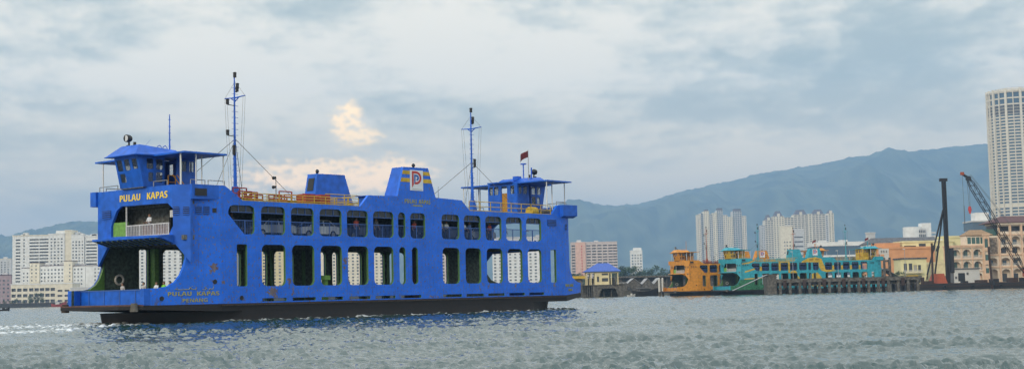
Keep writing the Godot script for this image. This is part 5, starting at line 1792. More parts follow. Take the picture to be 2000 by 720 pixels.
	for q in [[7.75, -0.95, 0.07], [8.75, -0.5, 0.05], [9.9, -1.3, 0.05], [11.2, -0.45, 0.05], [7.75, -BEAM + 0.95, 0.05], [8.9, -BEAM + 1.6, 0.05], [11.2, -BEAM + 0.45, 0.05]]:
		st = new_st()
		cyl(st, Vector3(q[0], 9.5, q[1]), Vector3(q[0], 12.16, q[1]), q[2], q[2], 8)
		part(root, "awning_post", st, M.post_white)
	st = new_st()
	for q in [[8.3, 9.6, -0.55], [9.8, 11.3, -0.45], [8.3, 9.6, -BEAM + 0.55]]:
		path_tube(st, [Vector3(q[0], 9.9, q[2]), Vector3(q[0], 10.28, q[2]), Vector3(q[1], 10.28, q[2]), Vector3(q[1], 9.9, q[2])], 0.035)
	for zz in [[-2.0, -3.6], [-8.0, -10.3]]:
		path_tube(st, [Vector3(7.35, 9.9, zz[0]), Vector3(7.35, 10.28, zz[0]), Vector3(7.35, 10.28, zz[1]), Vector3(7.35, 9.9, zz[1])], 0.035)
	part(root, "hand_rail", st, M.steel)
	st = new_st()
	rails(st, [Vector3(8.9, 9.84, -3.95), Vector3(9.55, 9.84, -3.95)], 1.0, 0.035, 2, 0.6)
	cyl(st, Vector3(9.1, 10.9, -3.7), Vector3(9.9, 9.55, -3.2), 0.035)
	cyl(st, Vector3(9.5, 10.9, -3.7), Vector3(10.3, 9.55, -3.2), 0.035)
	part(root, "stair_rail", st, M.door_orange)
	# searchlight, aerials
	st = new_st()
	cyl(st, Vector3(7.0, 12.9, -6.1), Vector3(7.0, 13.35, -6.1), 0.07, 0.07, 8)
	sphere(st, Vector3(7.0, 13.62, -6.1), Vector3(0.26, 0.26, 0.26), 12, 8)
	cyl(st, Vector3(6.72, 13.62, -6.05), Vector3(6.98, 13.62, -6.1), 0.28, 0.28, 14)
	cyl(st, Vector3(7.25, 12.85, -5.75), Vector3(7.25, 13.35, -5.75), 0.11, 0.11, 8)
	sphere(st, Vector3(7.05, 12.98, -6.35), Vector3(0.16, 0.2, 0.16), 8, 6)
	part(root, "searchlight", st, M.black)
	st = new_st()
	cyl(st, Vector3(6.70, 13.62, -6.05), Vector3(6.715, 13.62, -6.05), 0.22, 0.22, 14)
	part(root, "searchlight_lens", st, M.lamp)
	st = new_st()
	if not aft:
		cyl(st, Vector3(9.6, 12.6, -4.7), Vector3(9.6, 15.5, -4.7), 0.06, 0.035, 6)
		for k in 5: cyl(st, Vector3(9.48, 13.1 + k * 0.5, -4.7), Vector3(9.72, 13.1 + k * 0.5, -4.7), 0.02, 0.02, 4)
		for x in [8.6, 9.1]: path_tube(st, [Vector3(x, 12.7, -4.9), Vector3(x + 0.05, 13.05, -4.9), Vector3(x + 0.25, 13.15, -4.9), Vector3(x + 0.42, 13.0, -4.9), Vector3(x + 0.45, 12.7, -4.9)], 0.03)
		cyl(st, Vector3(7.6, 12.85, -5.2), Vector3(8.4, 13.6, -5.4), 0.015, 0.01, 4)
	else:
		cyl(st, Vector3(9.0, 12.7, -6.4), Vector3(9.0, 14.2, -6.4), 0.06, 0.06, 6)
		cyl(st, Vector3(9.25, 12.7, -6.6), Vector3(9.25, 14.2, -6.6), 0.06, 0.06, 6)
		cyl(st, Vector3(9.12, 14.2, -6.5), Vector3(9.12, 14.3, -6.5), 0.3, 0.3, 8)
		cyl(st, Vector3(8.5, 12.7, -7.0), Vector3(8.5, 13.9, -7.0), 0.07, 0.07, 6)
		box(st, Vector3(9.6, 12.6, -6.6), Vector3(10.2, 13.0, -6.0))
	part(root, "aerial", st, p.canopy)
	for c in root.get_children():
		if c.get_child_count() > 0: hoist(c, root)

func ship_mast(f: Node3D, p: Dictionary, x: float, height: float, forward: bool):
	var z := -5.7
	var b := 8.74
	var root := Node3D.new()
	root.name = "mast"
	f.add_child(root, true)
	var st := new_st()
	cyl(st, Vector3(x, b, z), Vector3(x - 0.05, b + height * 0.42, z), 0.16, 0.12, 10)
	cyl(st, Vector3(x - 0.05, b + height * 0.42, z), Vector3(x - 0.05, b + height, z), 0.10, 0.05, 8)
	for k in 18:
		var y := b + 1.6 + k * height * 0.045
		cyl(st, Vector3(x - 0.32, y, z), Vector3(x + 0.32, y, z), 0.016, 0.016, 4)
	part(root, "pole", st, p.mast)
	st = new_st()
	var wide := 0.45
	hexa(st, [Vector3(x - wide, b, z - 0.35), Vector3(x + wide, b, z - 0.35), Vector3(x + 0.12, b + 1.75, z - 0.2), Vector3(x - 0.2, b + 1.75, z - 0.2), Vector3(x - wide, b, z + 0.35), Vector3(x + wide, b, z + 0.35), Vector3(x + 0.12, b + 1.75, z + 0.2), Vector3(x - 0.2, b + 1.75, z + 0.2)])
	part(root, "mast_foot", st, p.mast)
	st = new_st()
	var cy := b + height * 0.84
	# yard across the ship
	cyl(st, Vector3(x, cy + 0.05, z), Vector3(x, cy + 0.12, z + 1.25), 0.06, 0.04, 6)
	cyl(st, Vector3(x, cy + 0.05, z), Vector3(x, cy + 0.12, z - 1.25), 0.06, 0.04, 6)
	cyl(st, Vector3(x, cy - 0.25, z), Vector3(x, cy + 0.08, z + 0.5), 0.04, 0.04, 5)
	cyl(st, Vector3(x, cy - 0.25, z), Vector3(x, cy + 0.08, z - 0.5), 0.04, 0.04, 5)
	part(root, "yard", st, p.mast)
	var lamps := [[-0.0, height + 0.02, 0.0], [0.25, height * 0.92, 0.0], [0.22, height * 0.895, 0.0]]
	if forward: lamps += [[-0.75, height * 0.79, 0.0], [-0.75, height * 0.555, 0.0], [-0.28, height * 0.44, 0.2], [-0.28, height * 0.405, 0.2]]
	else: lamps += [[0.28, height * 0.52, 0.1], [0.28, height * 0.485, 0.1]]
	for l in lamps:
		st = new_st()
		var c := Vector3(x + l[0], b + l[1], z + l[2])
		cyl(st, c, c + Vector3(0, 0.34, 0), 0.13, 0.13, 8)
		cyl(st, c + Vector3(0, 0.34, 0), c + Vector3(0, 0.42, 0), 0.17, 0.1, 8)
		cyl(st, Vector3(x - 0.03, c.y - 0.06, z), c + Vector3(0, -0.02, 0), 0.035, 0.035, 5)
		part(root, "navigation_light", st, M.black)
	st = new_st()
	var top := Vector3(x, b + height * 0.53, z)
	for e in [Vector3(x - 5.0, 9.0, z + 3.2), Vector3(x + 4.6, 8.9, z + 2.6), Vector3(x - 4.4, 9.0, z - 4.4), Vector3(x + 4.6, 8.9, z - 4.4)]:
		cyl(st, top, e, 0.022, 0.022, 4, false)
	for q in [-1.25, 1.25]:
		cyl(st, Vector3(x, cy + 0.1, z + q), Vector3(x, b + 0.4, z + q * 0.55), 0.013, 0.013, 4, false)
		cyl(st, Vector3(x, cy + 0.1, z + q * 0.8), Vector3(x, b + 0.4, z + q * 0.3), 0.013, 0.013, 4, false)
		cyl(st, Vector3(x, cy + 0.1, z + q), Vector3(x, b + height * 0.97, z), 0.013, 0.013, 4, false)
	part(root, "rigging", st, M.wire)

func roof_fittings(f: Node3D, p: Dictionary):
	var st := new_st()
	rails(st, [Vector3(12.7, 8.86, -0.15), Vector3(24.7, 8.86, -0.15)], 0.62, 0.032, 3, 1.1)
	part(f, "roof_railing", st, p.rail)
	st = new_st()
	rails(st, [Vector3(38.3, 8.95, -0.15), Vector3(50.0, 8.97, -0.15)], 0.85, 0.036, 2, 1.45)
	part(f, "roof_railing", st, p.rail)
	st = new_st()
	rails(st, [Vector3(12.7, 8.74, -BEAM + 0.5), Vector3(27.5, 8.74, -BEAM + 0.5)], 0.95, 0.032, 2, 2.0)
	part(f, "roof_railing", st, p.rail)
	st = new_st()
	rails(st, [Vector3(36.0, 8.74, -BEAM + 0.5), Vector3(49.0, 8.74, -BEAM + 0.5)], 0.95, 0.032, 2, 2.0)
	part(f, "roof_railing", st, p.rail)
	st = new_st()
	rails(st, [Vector3(23.0, 8.74, -2.2), Vector3(27.2, 8.74, -2.2), Vector3(27.2, 8.74, -9.0)], 1.2, 0.036, 2, 1.6)
	part(f, "roof_railing", st, p.rail)
	st = new_st()
	box(st, Vector3(12.8, 8.90, -0.12), Vector3(24.6, 8.97, -0.05))
	part(f, "gutter", st, p.rail)
	st = new_st()
	box(st, Vector3(38.3, 8.955, -0.12), Vector3(50.0, 9.03, -0.05))
	part(f, "gutter", st, p.rail)
	for k in 6:
		st = new_st()
		var x := 13.2 + k * 1.75
		var z := -1.2 - (k % 2) * 0.8
		rails(st, [Vector3(x, 8.74, z), Vector3(x + 1.3, 8.74, z)], 0.95 - (k % 3) * 0.12, 0.05, 2, 0.65)
		rails(st, [Vector3(x, 8.74, z - 0.6), Vector3(x + 1.3, 8.74, z - 0.6)], 1.25 - (k % 3) * 0.2, 0.05, 3, 0.65)
		box(st, Vector3(x, 9.14, z - 0.6), Vector3(x + 1.3, 9.24, z))
		part(f, "roof_bench", st, p.red)
	for x in [21.3, 22.9]: box_part(f, "life_raft_locker", Vector3(x - 1.6, 8.74, -1.9), Vector3(x - 0.6, 9.75, -0.9), p.red)
	st = new_st()
	cyl(st, Vector3(16.3, 8.75, -0.5), Vector3(16.3, 10.9, -0.5), 0.045, 0.035, 6)
	part(f, "lamp_standard", st, M.steel)
	st = new_st()
	for y in [10.05, 10.75]:
		cyl(st, Vector3(16.0, y, -0.5), Vector3(16.25, y + 0.06, -0.5), 0.13, 0.09, 8)
	part(f, "floodlight", st, M.black)
	st = new_st()
	cyl(st, Vector3(35.0, 9.84, -0.8), Vector3(35.0, 11.0, -0.8), 0.03, 0.02, 5)
	part(f, "whip_aerial", st, M.steel)
	# yellow winch by the after rail
	st = new_st()
	cyl(st, Vector3(48.6, 9.3, -1.6), Vector3(49.5, 9.3, -1.6), 0.45, 0.45, 14)
	box(st, Vector3(48.5, 8.75, -2.0), Vector3(49.6, 9.05, -1.2))
	part(f, "winch", st, M.yellow)
	# ensign staff and flag
	st = new_st()
	cyl(st, Vector3(51.9, 12.3, -4.2), Vector3(51.9, 15.6, -4.2), 0.045, 0.03, 6)
	part(f, "flag_staff", st, M.steel)
	st = new_st()
	var n := 10
	for i in n:
		var a0 := float(i) / n
		var a1 := float(i + 1) / n
		var q := []
		for a in [a0, a1]:
			var w: float = sin(a * 7.0) * 0.12 * a
			q.append(Vector3(51.87 - a * 1.25, 15.5 - a * 0.35 - a * a * 0.15, -4.2 + w))
			q.append(Vector3(51.87 - a * 1.25, 14.85 - a * 0.22 - a * a * 0.35, -4.2 + w * 0.7))
		quad(st, q[1], q[3], q[2], q[0])
		quad(st, q[0] + Vector3(0, 0, -0.012), q[2] + Vector3(0, 0, -0.012), q[3] + Vector3(0, 0, -0.012), q[1] + Vector3(0, 0, -0.012))
	part(f, "flag", st, M.flag_red)

func hoist(wall: Node3D, root: Node3D):
	for c in wall.get_children():
		var tr: Transform3D = wall.transform * c.transform
		wall.remove_child(c)
		root.add_child(c, true)
		c.transform = tr

func build_ferries():
	var wg := mat("window_glass", Color(0.10, 0.13, 0.15, 0.22), 0.05)
	wg.transparency = BaseMaterial3D.TRANSPARENCY_ALPHA
	var blue := {"side": M.side_blue, "main": M.blue, "pilot": M.blue, "funnel": M.blue, "funnel_near": M.blue, "canopy": M.blue, "mast": M.blue, "rail": M.yellow, "red": M.red, "stripes": true}
	var f := ferry("blue_ferry", "large blue double decked vehicle ferry under way with a black hull", FERRY_AT, FERRY_TURN, blue)
	# names on the bow bulkhead, the bow quarter, the funnel and the stern quarter
	lettering(f, "PULAU   KAPAS", Vector3(7.15 - 0.02, 9.24, -4.55), -PI / 2, 5.75, 0.50, M.letter_yellow)
	var a := -atan(1.2 / 5.9)
	lettering(f, "PULAU  KAPAS", Vector3(8.45, 2.09, -inset(8.45) + 0.02), a, 4.0, 0.30, M.letter_faded, 0.02)
	lettering(f, "PENANG", Vector3(8.55, 1.62, -inset(8.55) + 0.02), a, 1.95, 0.26, M.letter_faded, 0.02)
	lettering(f, "PULAU  KAPAS", Vector3(31.5, 9.50, 0.015), 0.0, 3.15, 0.36, M.letter_faded, 0.02)
	worn_marks(f, 31.5, 9.16, 0.004, 1.25, 0.15, 9, M.letter_faded)
	lettering(f, "PULAU  KAPAS", Vector3(52.75, 2.27, -inset(52.75) + 0.02), 0.25, 1.9, 0.26, M.letter_faded, 0.02)
	lettering(f, "PENANG", Vector3(52.95, 1.84, -inset(52.95) + 0.02), 0.25, 0.95, 0.2, M.letter_faded, 0.02)
	# the same name in joined script above it
	var st := new_st()
	var strokes := [[[7.0, 2.42], [7.25, 2.36], [7.6, 2.36], [8.1, 2.38]], [[8.1, 2.38], [8.2, 2.52], [8.32, 2.38], [8.6, 2.37], [8.66, 2.5]], [[9.1, 2.36], [9.3, 2.32], [9.42, 2.44], [9.5, 2.36]], [[9.6, 2.3], [9.72, 2.42], [9.8, 2.36], [9.95, 2.4], [10.0, 2.56]], [[8.3, 2.58], [8.36, 2.6]], [[9.3, 2.5], [9.36, 2.52]]]
	for k in strokes:
		var pts := []
		for q in k: pts.append(Vector3(q[0], q[1] + 0.02, -inset(q[0]) + 0.012))
		path_tube(st, pts, 0.025, 4)
	part(f, "script_lettering", st, M.letter_faded)
	# teal ferry at the berth
	var y: Material = M.livery_yellow
	var livery := [[[[4.7, 1.34], [17.2, 1.34], [16.0, 3.4], [14.2, 4.35], [10.0, 4.1], [4.7, 4.0]], M.teal_green],
		[[[9.0, 4.12], [14.2, 4.38], [17.2, 4.45], [17.2, 4.75], [14.0, 4.7], [9.0, 4.4]], y],
		[[[9.2, 6.0], [11.5, 6.6], [14.0, 7.3], [14.0, 7.65], [11.2, 6.95], [9.2, 6.35]], y],
		[[[8.5, 8.2], [10.5, 8.5], [12.6, 9.2], [12.6, 9.6], [10.2, 8.8], [8.5, 8.5]], y],
		[[[13.74, 6.4], [14.38, 6.4], [14.38, 7.6], [13.74, 7.6]], y], [[[19.7, 6.3], [20.3, 6.3], [20.3, 8.6], [23.2, 8.6], [23.2, 8.85], [19.7, 8.85]], y],
		[[[22.68, 5.7], [23.22, 5.7], [23.22, 8.6], [22.68, 8.6]], y], [[[23.2, 5.68], [25.6, 5.68], [24.9, 6.38], [23.8, 6.38]], y], [[[25.6, 2.6], [26.2, 2.6], [26.2, 4.4], [25.6, 5.0]], y],
		[[[26.3, 8.0], [27.2, 8.9], [29.0, 9.7], [31.5, 10.0], [33.4, 9.5], [34.0, 8.0], [34.8, 6.6], [38.2, 6.15], [35.0, 5.75], [33.3, 6.2], [32.5, 7.2], [32.45, 8.54], [28.4, 8.6]], y],
		[[[30.0, 1.9], [30.7, 1.9], [30.7, 5.6], [30.1, 5.3]], y], [[[31.5, 1.9], [33.6, 1.9], [33.2, 4.4], [32.0, 5.7], [31.5, 5.7]], y],
		[[[36.8, 6.4], [37.4, 6.4], [37.4, 7.6], [36.8, 7.6]], y], [[[39.65, 6.4], [40.28, 6.4], [40.28, 7.6], [39.65, 7.6]], y], [[[42.55, 6.4], [43.18, 6.4], [43.18, 7.6], [42.55, 7.6]], y], [[[45.5, 6.4], [46.05, 6.4], [46.05, 7.6], [45.5, 7.6]], y], [[[37.0, 1.9], [37.4, 1.9], [37.4, 3.2], [37.0, 3.2]], y], [[[48.4, 2.3], [49.6, 2.2], [52.7, 2.4], [52.7, 3.1], [49.6, 2.8]], M.teal_green]]
	var teal := {"side": M.teal, "main": M.teal, "pilot": M.livery_yellow, "funnel": M.teal, "funnel_near": M.teal, "canopy": M.teal, "mast": M.teal, "rail": M.yellow, "red": M.teal, "livery": livery}
	var at := Vector3(54.5, 0, -378.2)
	var turn := deg_to_rad(20.0)
	var g := ferry("teal_ferry", "teal vehicle ferry with yellow swirls and a green bow lying at the pier", at, turn, teal)
	worn_marks(g, 30.1, 9.3, 0.021, 1.35, 0.32, 5, M.letter_dark)
	worn_marks(g, 32.0, 9.3, 0.021, 1.35, 0.32, 5, M.letter_dark)
	var orange := {"side": M.orange, "main": M.orange, "pilot": M.orange, "funnel": M.orange, "funnel_near": M.orange, "canopy": M.orange, "mast": M.rig_orange, "rail": M.rust_steel, "red": M.red}
	var dr := Vector3(cos(turn), 0, -sin(turn))
	var n := Vector3(sin(turn), 0, cos(turn))
	ferry("orange_ferry", "plain orange vehicle ferry moored behind the teal ferry", at - n * 14.0 - dr * 8.6, turn, orange)


	passengers(f)

# writing too worn to read in the photograph: a row of short uneven strokes
func worn_marks(root: Node3D, x: float, y: float, z: float, w: float, h: float, n: int, m: Material):
	var st := new_st()
	for i in n:
		var cx := x - w / 2 + (i + 0.5) * w / n
		var bw := w / n * (0.28 + 0.1 * (i % 3))
		box(st, Vector3(cx - bw, y - h / 2 + 0.02 * (i % 2), z), Vector3(cx + bw, y + h / 2 - 0.03 * ((i + 1) % 2), z + 0.01))
	part(root, "worn_lettering", st, m)

# ------------------------------------------------------------------ people
func person_mesh(pose: int, shirt: Color, trousers: Color, cover := Color(0.02, 0.017, 0.015)) -> ArrayMesh:
	var skin := Color(0.30, 0.17, 0.11)
	var b := []
	for s in [-1.0, 1.0]:
		b.append([Vector3(0.10 * s, 0.06, 0.0), Vector3(0.12 * s, 0.04, 0.16), 0.045, 0.035, Color(0.03, 0.025, 0.02)])
		b.append([Vector3(0.10 * s, 0.09, 0.0), Vector3(0.10 * s, 0.48, 0.03), 0.05, 0.062, trousers])
		b.append([Vector3(0.10 * s, 0.48, 0.03), Vector3(0.09 * s, 0.90, 0.0), 0.068, 0.092, trousers])
		var sh := Vector3(0.185 * s, 1.40, 0.0)
		var el := Vector3(0.27 * s, 1.14, 0.08) if pose == 0 else Vector3(0.25 * s, 1.13, -0.03)
		var wr := Vector3(0.20 * s, 1.06, 0.33) if pose == 0 else Vector3(0.26 * s, 0.89, 0.08)
		var hd := (wr - el).normalized()
		b.append([sh, el, 0.058, 0.045, shirt])
		b.append([el, wr, 0.042, 0.032, skin])
		b.append([wr, wr + hd * 0.10, 0.036, 0.030, skin])
		b.append([wr + hd * 0.08, wr + hd * 0.17, 0.026, 0.018, skin])
		b.append([wr + hd * 0.02, wr + hd * 0.08 + Vector3(-0.05 * s, 0.01, 0.02), 0.018, 0.014, skin])
		b.append([Vector3(0.07 * s, 1.36, 0.0), sh, 0.07, 0.062, shirt])
		b.append([Vector3(0.072 * s, 1.60, 0.0), Vector3(0.078 * s, 1.57, 0.0), 0.022, 0.018, skin])
	b.append([Vector3(0, 0.92, 0.0), Vector3(0, 1.05, 0.0), 0.135, 0.13, trousers])
	b.append([Vector3(0, 1.05, 0.0), Vector3(0, 1.34, 0.0), 0.132, 0.142, shirt])
	b.append([Vector3(0, 1.38, 0.0), Vector3(0, 1.50, 0.01), 0.06, 0.052, skin])
	b.append([Vector3(0, 1.545, 0.03), Vector3(0, 1.62, 0.015), 0.068, 0.088, skin])
	b.append([Vector3(0, 1.575, 0.105), Vector3(0, 1.60, 0.10), 0.016, 0.010, skin])
	b.append([Vector3(0, 1.66, -0.015), Vector3(0, 1.61, -0.035), 0.088, 0.080, cover])
	return nets(b, 0.034)

func nets(bones: Array, cell: float) -> ArrayMesh:
	var lo := Vector3(1e9, 1e9, 1e9)
	var hi := -lo
	for q in bones:
		for k in 2:
			var r: float = q[2 + k] + cell * 2
			lo = lo.min(q[k] - Vector3(r, r, r))
			hi = hi.max(q[k] + Vector3(r, r, r))
	var nx := int((hi.x - lo.x) / cell) + 2
	var ny := int((hi.y - lo.y) / cell) + 2
	var nz := int((hi.z - lo.z) / cell) + 2
	var f := PackedFloat32Array()
	f.resize(nx * ny * nz)
	f.fill(1.0)
	var who := PackedInt32Array()
	who.resize(nx * ny * nz)
	var best := PackedFloat32Array()
	best.resize(nx * ny * nz)
	best.fill(1.0)
	var blend := 0.035
	for bi in bones.size():
		var q: Array = bones[bi]
		var a: Vector3 = q[0]
		var b: Vector3 = q[1]
		var ra: float = q[2]
		var rb: float = q[3]
		var r := maxf(ra, rb) + cell * 2.5
		var p0 := ((a.min(b) - Vector3(r, r, r) - lo) / cell).floor()
		var p1 := ((a.max(b) + Vector3(r, r, r) - lo) / cell).ceil()
		var ab := b - a
		var l2 := maxf(ab.length_squared(), 1e-8)
		for z in range(maxi(0, int(p0.z)), mini(nz - 1, int(p1.z)) + 1):
			for y in range(maxi(0, int(p0.y)), mini(ny - 1, int(p1.y)) + 1):
				for x in range(maxi(0, int(p0.x)), mini(nx - 1, int(p1.x)) + 1):
					var p := lo + Vector3(x, y, z) * cell
					var h := clampf((p - a).dot(ab) / l2, 0.0, 1.0)
					var d := (p - a - ab * h).length() - lerpf(ra, rb, h)
					var i := (z * ny + y) * nx + x
					var o := f[i]
					var k := maxf(blend - absf(d - o), 0.0) / blend
					f[i] = minf(d, o) - k * k * blend * 0.25
					if d < best[i]:
						best[i] = d
						who[i] = bi
	var ids := {}
	var verts := PackedVector3Array()
	var cols := PackedColorArray()
	var idx := PackedInt32Array()
	for z in nz - 1:
		for y in ny - 1:
			for x in nx - 1:
				var base := (z * ny + y) * nx + x
				var sum := Vector3.ZERO
				var cnt := 0
				var inside := 0
				var near := -1
				var nd := 9.0
				for k in 8:
					var v := f[base + (k & 1) + ((k >> 1) & 1) * nx + (k >> 2) * nx * ny]
					if v < 0: inside += 1
				if inside == 0 or inside == 8: continue
				for k in 8:
					var kx := k & 1
					var ky := (k >> 1) & 1
					var kz := k >> 2
					var i0 := base + kx + ky * nx + kz * nx * ny
					if absf(f[i0]) < nd:
						nd = absf(f[i0])
						near = i0
					for ax in 3:
						if [kx, ky, kz][ax] == 1: continue
						var i1: int = i0 + [1, nx, nx * ny][ax]
						if (f[i0] < 0) != (f[i1] < 0):
							var t := f[i0] / (f[i0] - f[i1])
							sum += Vector3(kx, ky, kz) + Vector3(1 if ax == 0 else 0, 1 if ax == 1 else 0, 1 if ax == 2 else 0) * t
							cnt += 1
				ids[base] = verts.size()
				verts.append(lo + (Vector3(x, y, z) + sum / cnt) * cell)
				cols.append(bones[who[near]][4])
	var st := nx
	var sl := nx * ny
	for z in range(1, nz - 1):
		for y in range(1, ny - 1):
			for x in range(1, nx - 1):
				var i := (z * ny + y) * nx + x
				for ax in 3:
					var j: int = i + [1, st, sl][ax]
					if (f[i] < 0) == (f[j] < 0): continue
					var u: int = [st, sl, 1][ax]
					var v: int = [sl, 1, st][ax]
					var q := [i, i - u, i - u - v, i - v]
					if not (ids.has(q[0]) and ids.has(q[1]) and ids.has(q[2]) and ids.has(q[3])): continue
					var c := [ids[q[0]], ids[q[1]], ids[q[2]], ids[q[3]]]
					if f[i] >= 0: c.reverse()
					idx.append_array(PackedInt32Array([c[0], c[2], c[1], c[0], c[3], c[2]]))
	var norms := PackedVector3Array()
	norms.resize(verts.size())
	for t in range(0, idx.size(), 3):
		var nn := (verts[idx[t + 2]] - verts[idx[t]]).cross(verts[idx[t + 1]] - verts[idx[t]])
		for k in 3: norms[idx[t + k]] += nn
	for k in norms.size(): norms[k] = norms[k].normalized()
	var arr := []
	arr.resize(Mesh.ARRAY_MAX)
	arr[Mesh.ARRAY_VERTEX] = verts
	arr[Mesh.ARRAY_NORMAL] = norms
	arr[Mesh.ARRAY_COLOR] = cols
	arr[Mesh.ARRAY_INDEX] = idx
	var am := ArrayMesh.new()
	am.add_surface_from_arrays(Mesh.PRIMITIVE_TRIANGLES, arr)
	return am

func passengers(f: Node3D):
	var rail := person_mesh(0, Color(0.68, 0.70, 0.72), Color(0.03, 0.03, 0.05))
	var calm := person_mesh(1, Color(0.10, 0.10, 0.12), Color(0.02, 0.02, 0.03))
	var meshes := {"white": rail, "dark": calm, "lime": recolour(rail, Color(0.68, 0.70, 0.72), Color(0.22, 0.62, 0.05)), "red": recolour(calm, Color(0.10, 0.10, 0.12), Color(0.45, 0.08, 0.05)), "grey": recolour(calm, Color(0.10, 0.10, 0.12), Color(0.45, 0.43, 0.40)), "blue": recolour(calm, Color(0.10, 0.10, 0.12), Color(0.10, 0.16, 0.35))}
	# x along the ship, floor, across, facing, shirt, label
	var bow := -PI / 2
	var side := 0.0
	var list := [[7.75, 6.28, -4.64, bow, "white", "person in a white shirt leaning on the white bow railing"],
		[6.5, 1.40, -6.2, bow, "grey", "person in a pale shirt standing alone behind the bow gate"],
		[6.5, 1.40, -3.65, bow, "grey", "person in a grey shirt behind the bow gate beside the green frame"],
		[6.8, 1.40, -2.55, bow, "white", "person in white next to the one in lime behind the gate"],
		[7.3, 1.40, -2.35, bow, "lime", "person in a lime green vest behind the bow gate"],
		[7.6, 1.40, -2.0, bow, "dark", "person in dark clothes right of the lime vest"],
		[38.2, 6.28, -0.75, side, "white", "person in white at the upper railing in the second opening abaft the funnel"],
		[41.8, 6.28, -0.8, side, "red", "person in red at the upper railing near the stern"],
		[44.0, 6.28, -1.2, side, "dark", "person in dark clothes standing against the bright upper opening"],
		[44.9, 6.28, -1.6, side, "blue", "person in blue standing against the bright upper opening"],
		[46.7, 6.28, -0.75, side, "white", "person in white at the aftermost upper opening"],
		[12.4, 6.28, -1.0, side, "dark", "person in dark clothes in the foremost upper opening"],
		[31.9, 6.28, -0.8, side, "red", "person in red below the funnel on the upper deck"],
		[35.2, 6.28, -0.7, side, "grey", "person in grey at the first upper opening abaft the funnel"],
		[35.9, 6.28, -0.75, side, "white", "person in white at the first upper opening abaft the funnel"],
		[38.9, 6.28, -0.7, side, "blue", "person in blue at the second upper opening abaft the funnel"],
		[40.8, 6.28, -0.7, side, "grey", "person in grey at the third upper opening abaft the funnel"],
		[43.6, 6.28, -0.8, side, "red", "person in red standing against the bright upper opening"],
		[29.5, 6.28, -0.7, side, "grey", "person in grey in the narrow upper opening"],
		[24.9, 6.28, -0.65, side, "red", "person in red at an upper opening forward of the funnel"],
		[27.2, 6.28, -0.65, side, "dark", "person in dark clothes at the upper opening next to the narrow one"],
		[15.2, 1.40, -1.0, side, "dark", "person in dark clothes at the first wide car deck opening"],
		[18.3, 1.40, -1.1, side, "dark", "person in dark clothes at the dark car deck opening with rust below"],
		[24.2, 1.40, -1.0, side, "blue", "person in blue at a car deck opening forward of the funnel"],
		[47.4, 1.40, -1.0, side, "red", "person in red at the aftermost wide car deck opening"]]
	for q in list:
		var t := thing("person", q[5], "person", Vector3.ZERO, 0.0, "ferry passengers")
		part(t, "body", meshes[q[4]], M.person)
		t.transform = f.transform * Transform3D(Basis(Vector3.UP, q[3]) * Basis.from_scale(Vector3.ONE * (0.92 if q[0] < 8.0 and q[1] < 2.0 else 1.0)), Vector3(q[0], q[1], q[2]))
	var cars := [[16.6, -1.75, M.car_silver, "silver car behind the upper railing near the bow"], [21.3, -1.75, M.car_white, "white car behind the upper railing forward of the funnel"], [26.2, -1.8, M.car_dark, "dark car on the upper deck just forward of the funnel"], [36.3, -1.8, M.car_dark, "dark car on the upper deck abaft the funnel"], [40.9, -1.9, M.car_silver, "silver car on the upper deck near the stern"]]
	for c in cars:
		var t := car(c[2], c[3])
		t.transform = f.transform * Transform3D(Basis.IDENTITY, Vector3(c[0], 6.28, c[1]))

func recolour(m: ArrayMesh, from: Color, to: Color) -> ArrayMesh:
	var arr := m.surface_get_arrays(0)
	var cols: PackedColorArray = arr[Mesh.ARRAY_COLOR]
	for i in cols.size():
		if absf(cols[i].r - from.r) + absf(cols[i].g - from.g) + absf(cols[i].b - from.b) < 0.03: cols[i] = to
	arr[Mesh.ARRAY_COLOR] = cols
	var am := ArrayMesh.new()
	am.add_surface_from_arrays(Mesh.PRIMITIVE_TRIANGLES, arr)
	return am

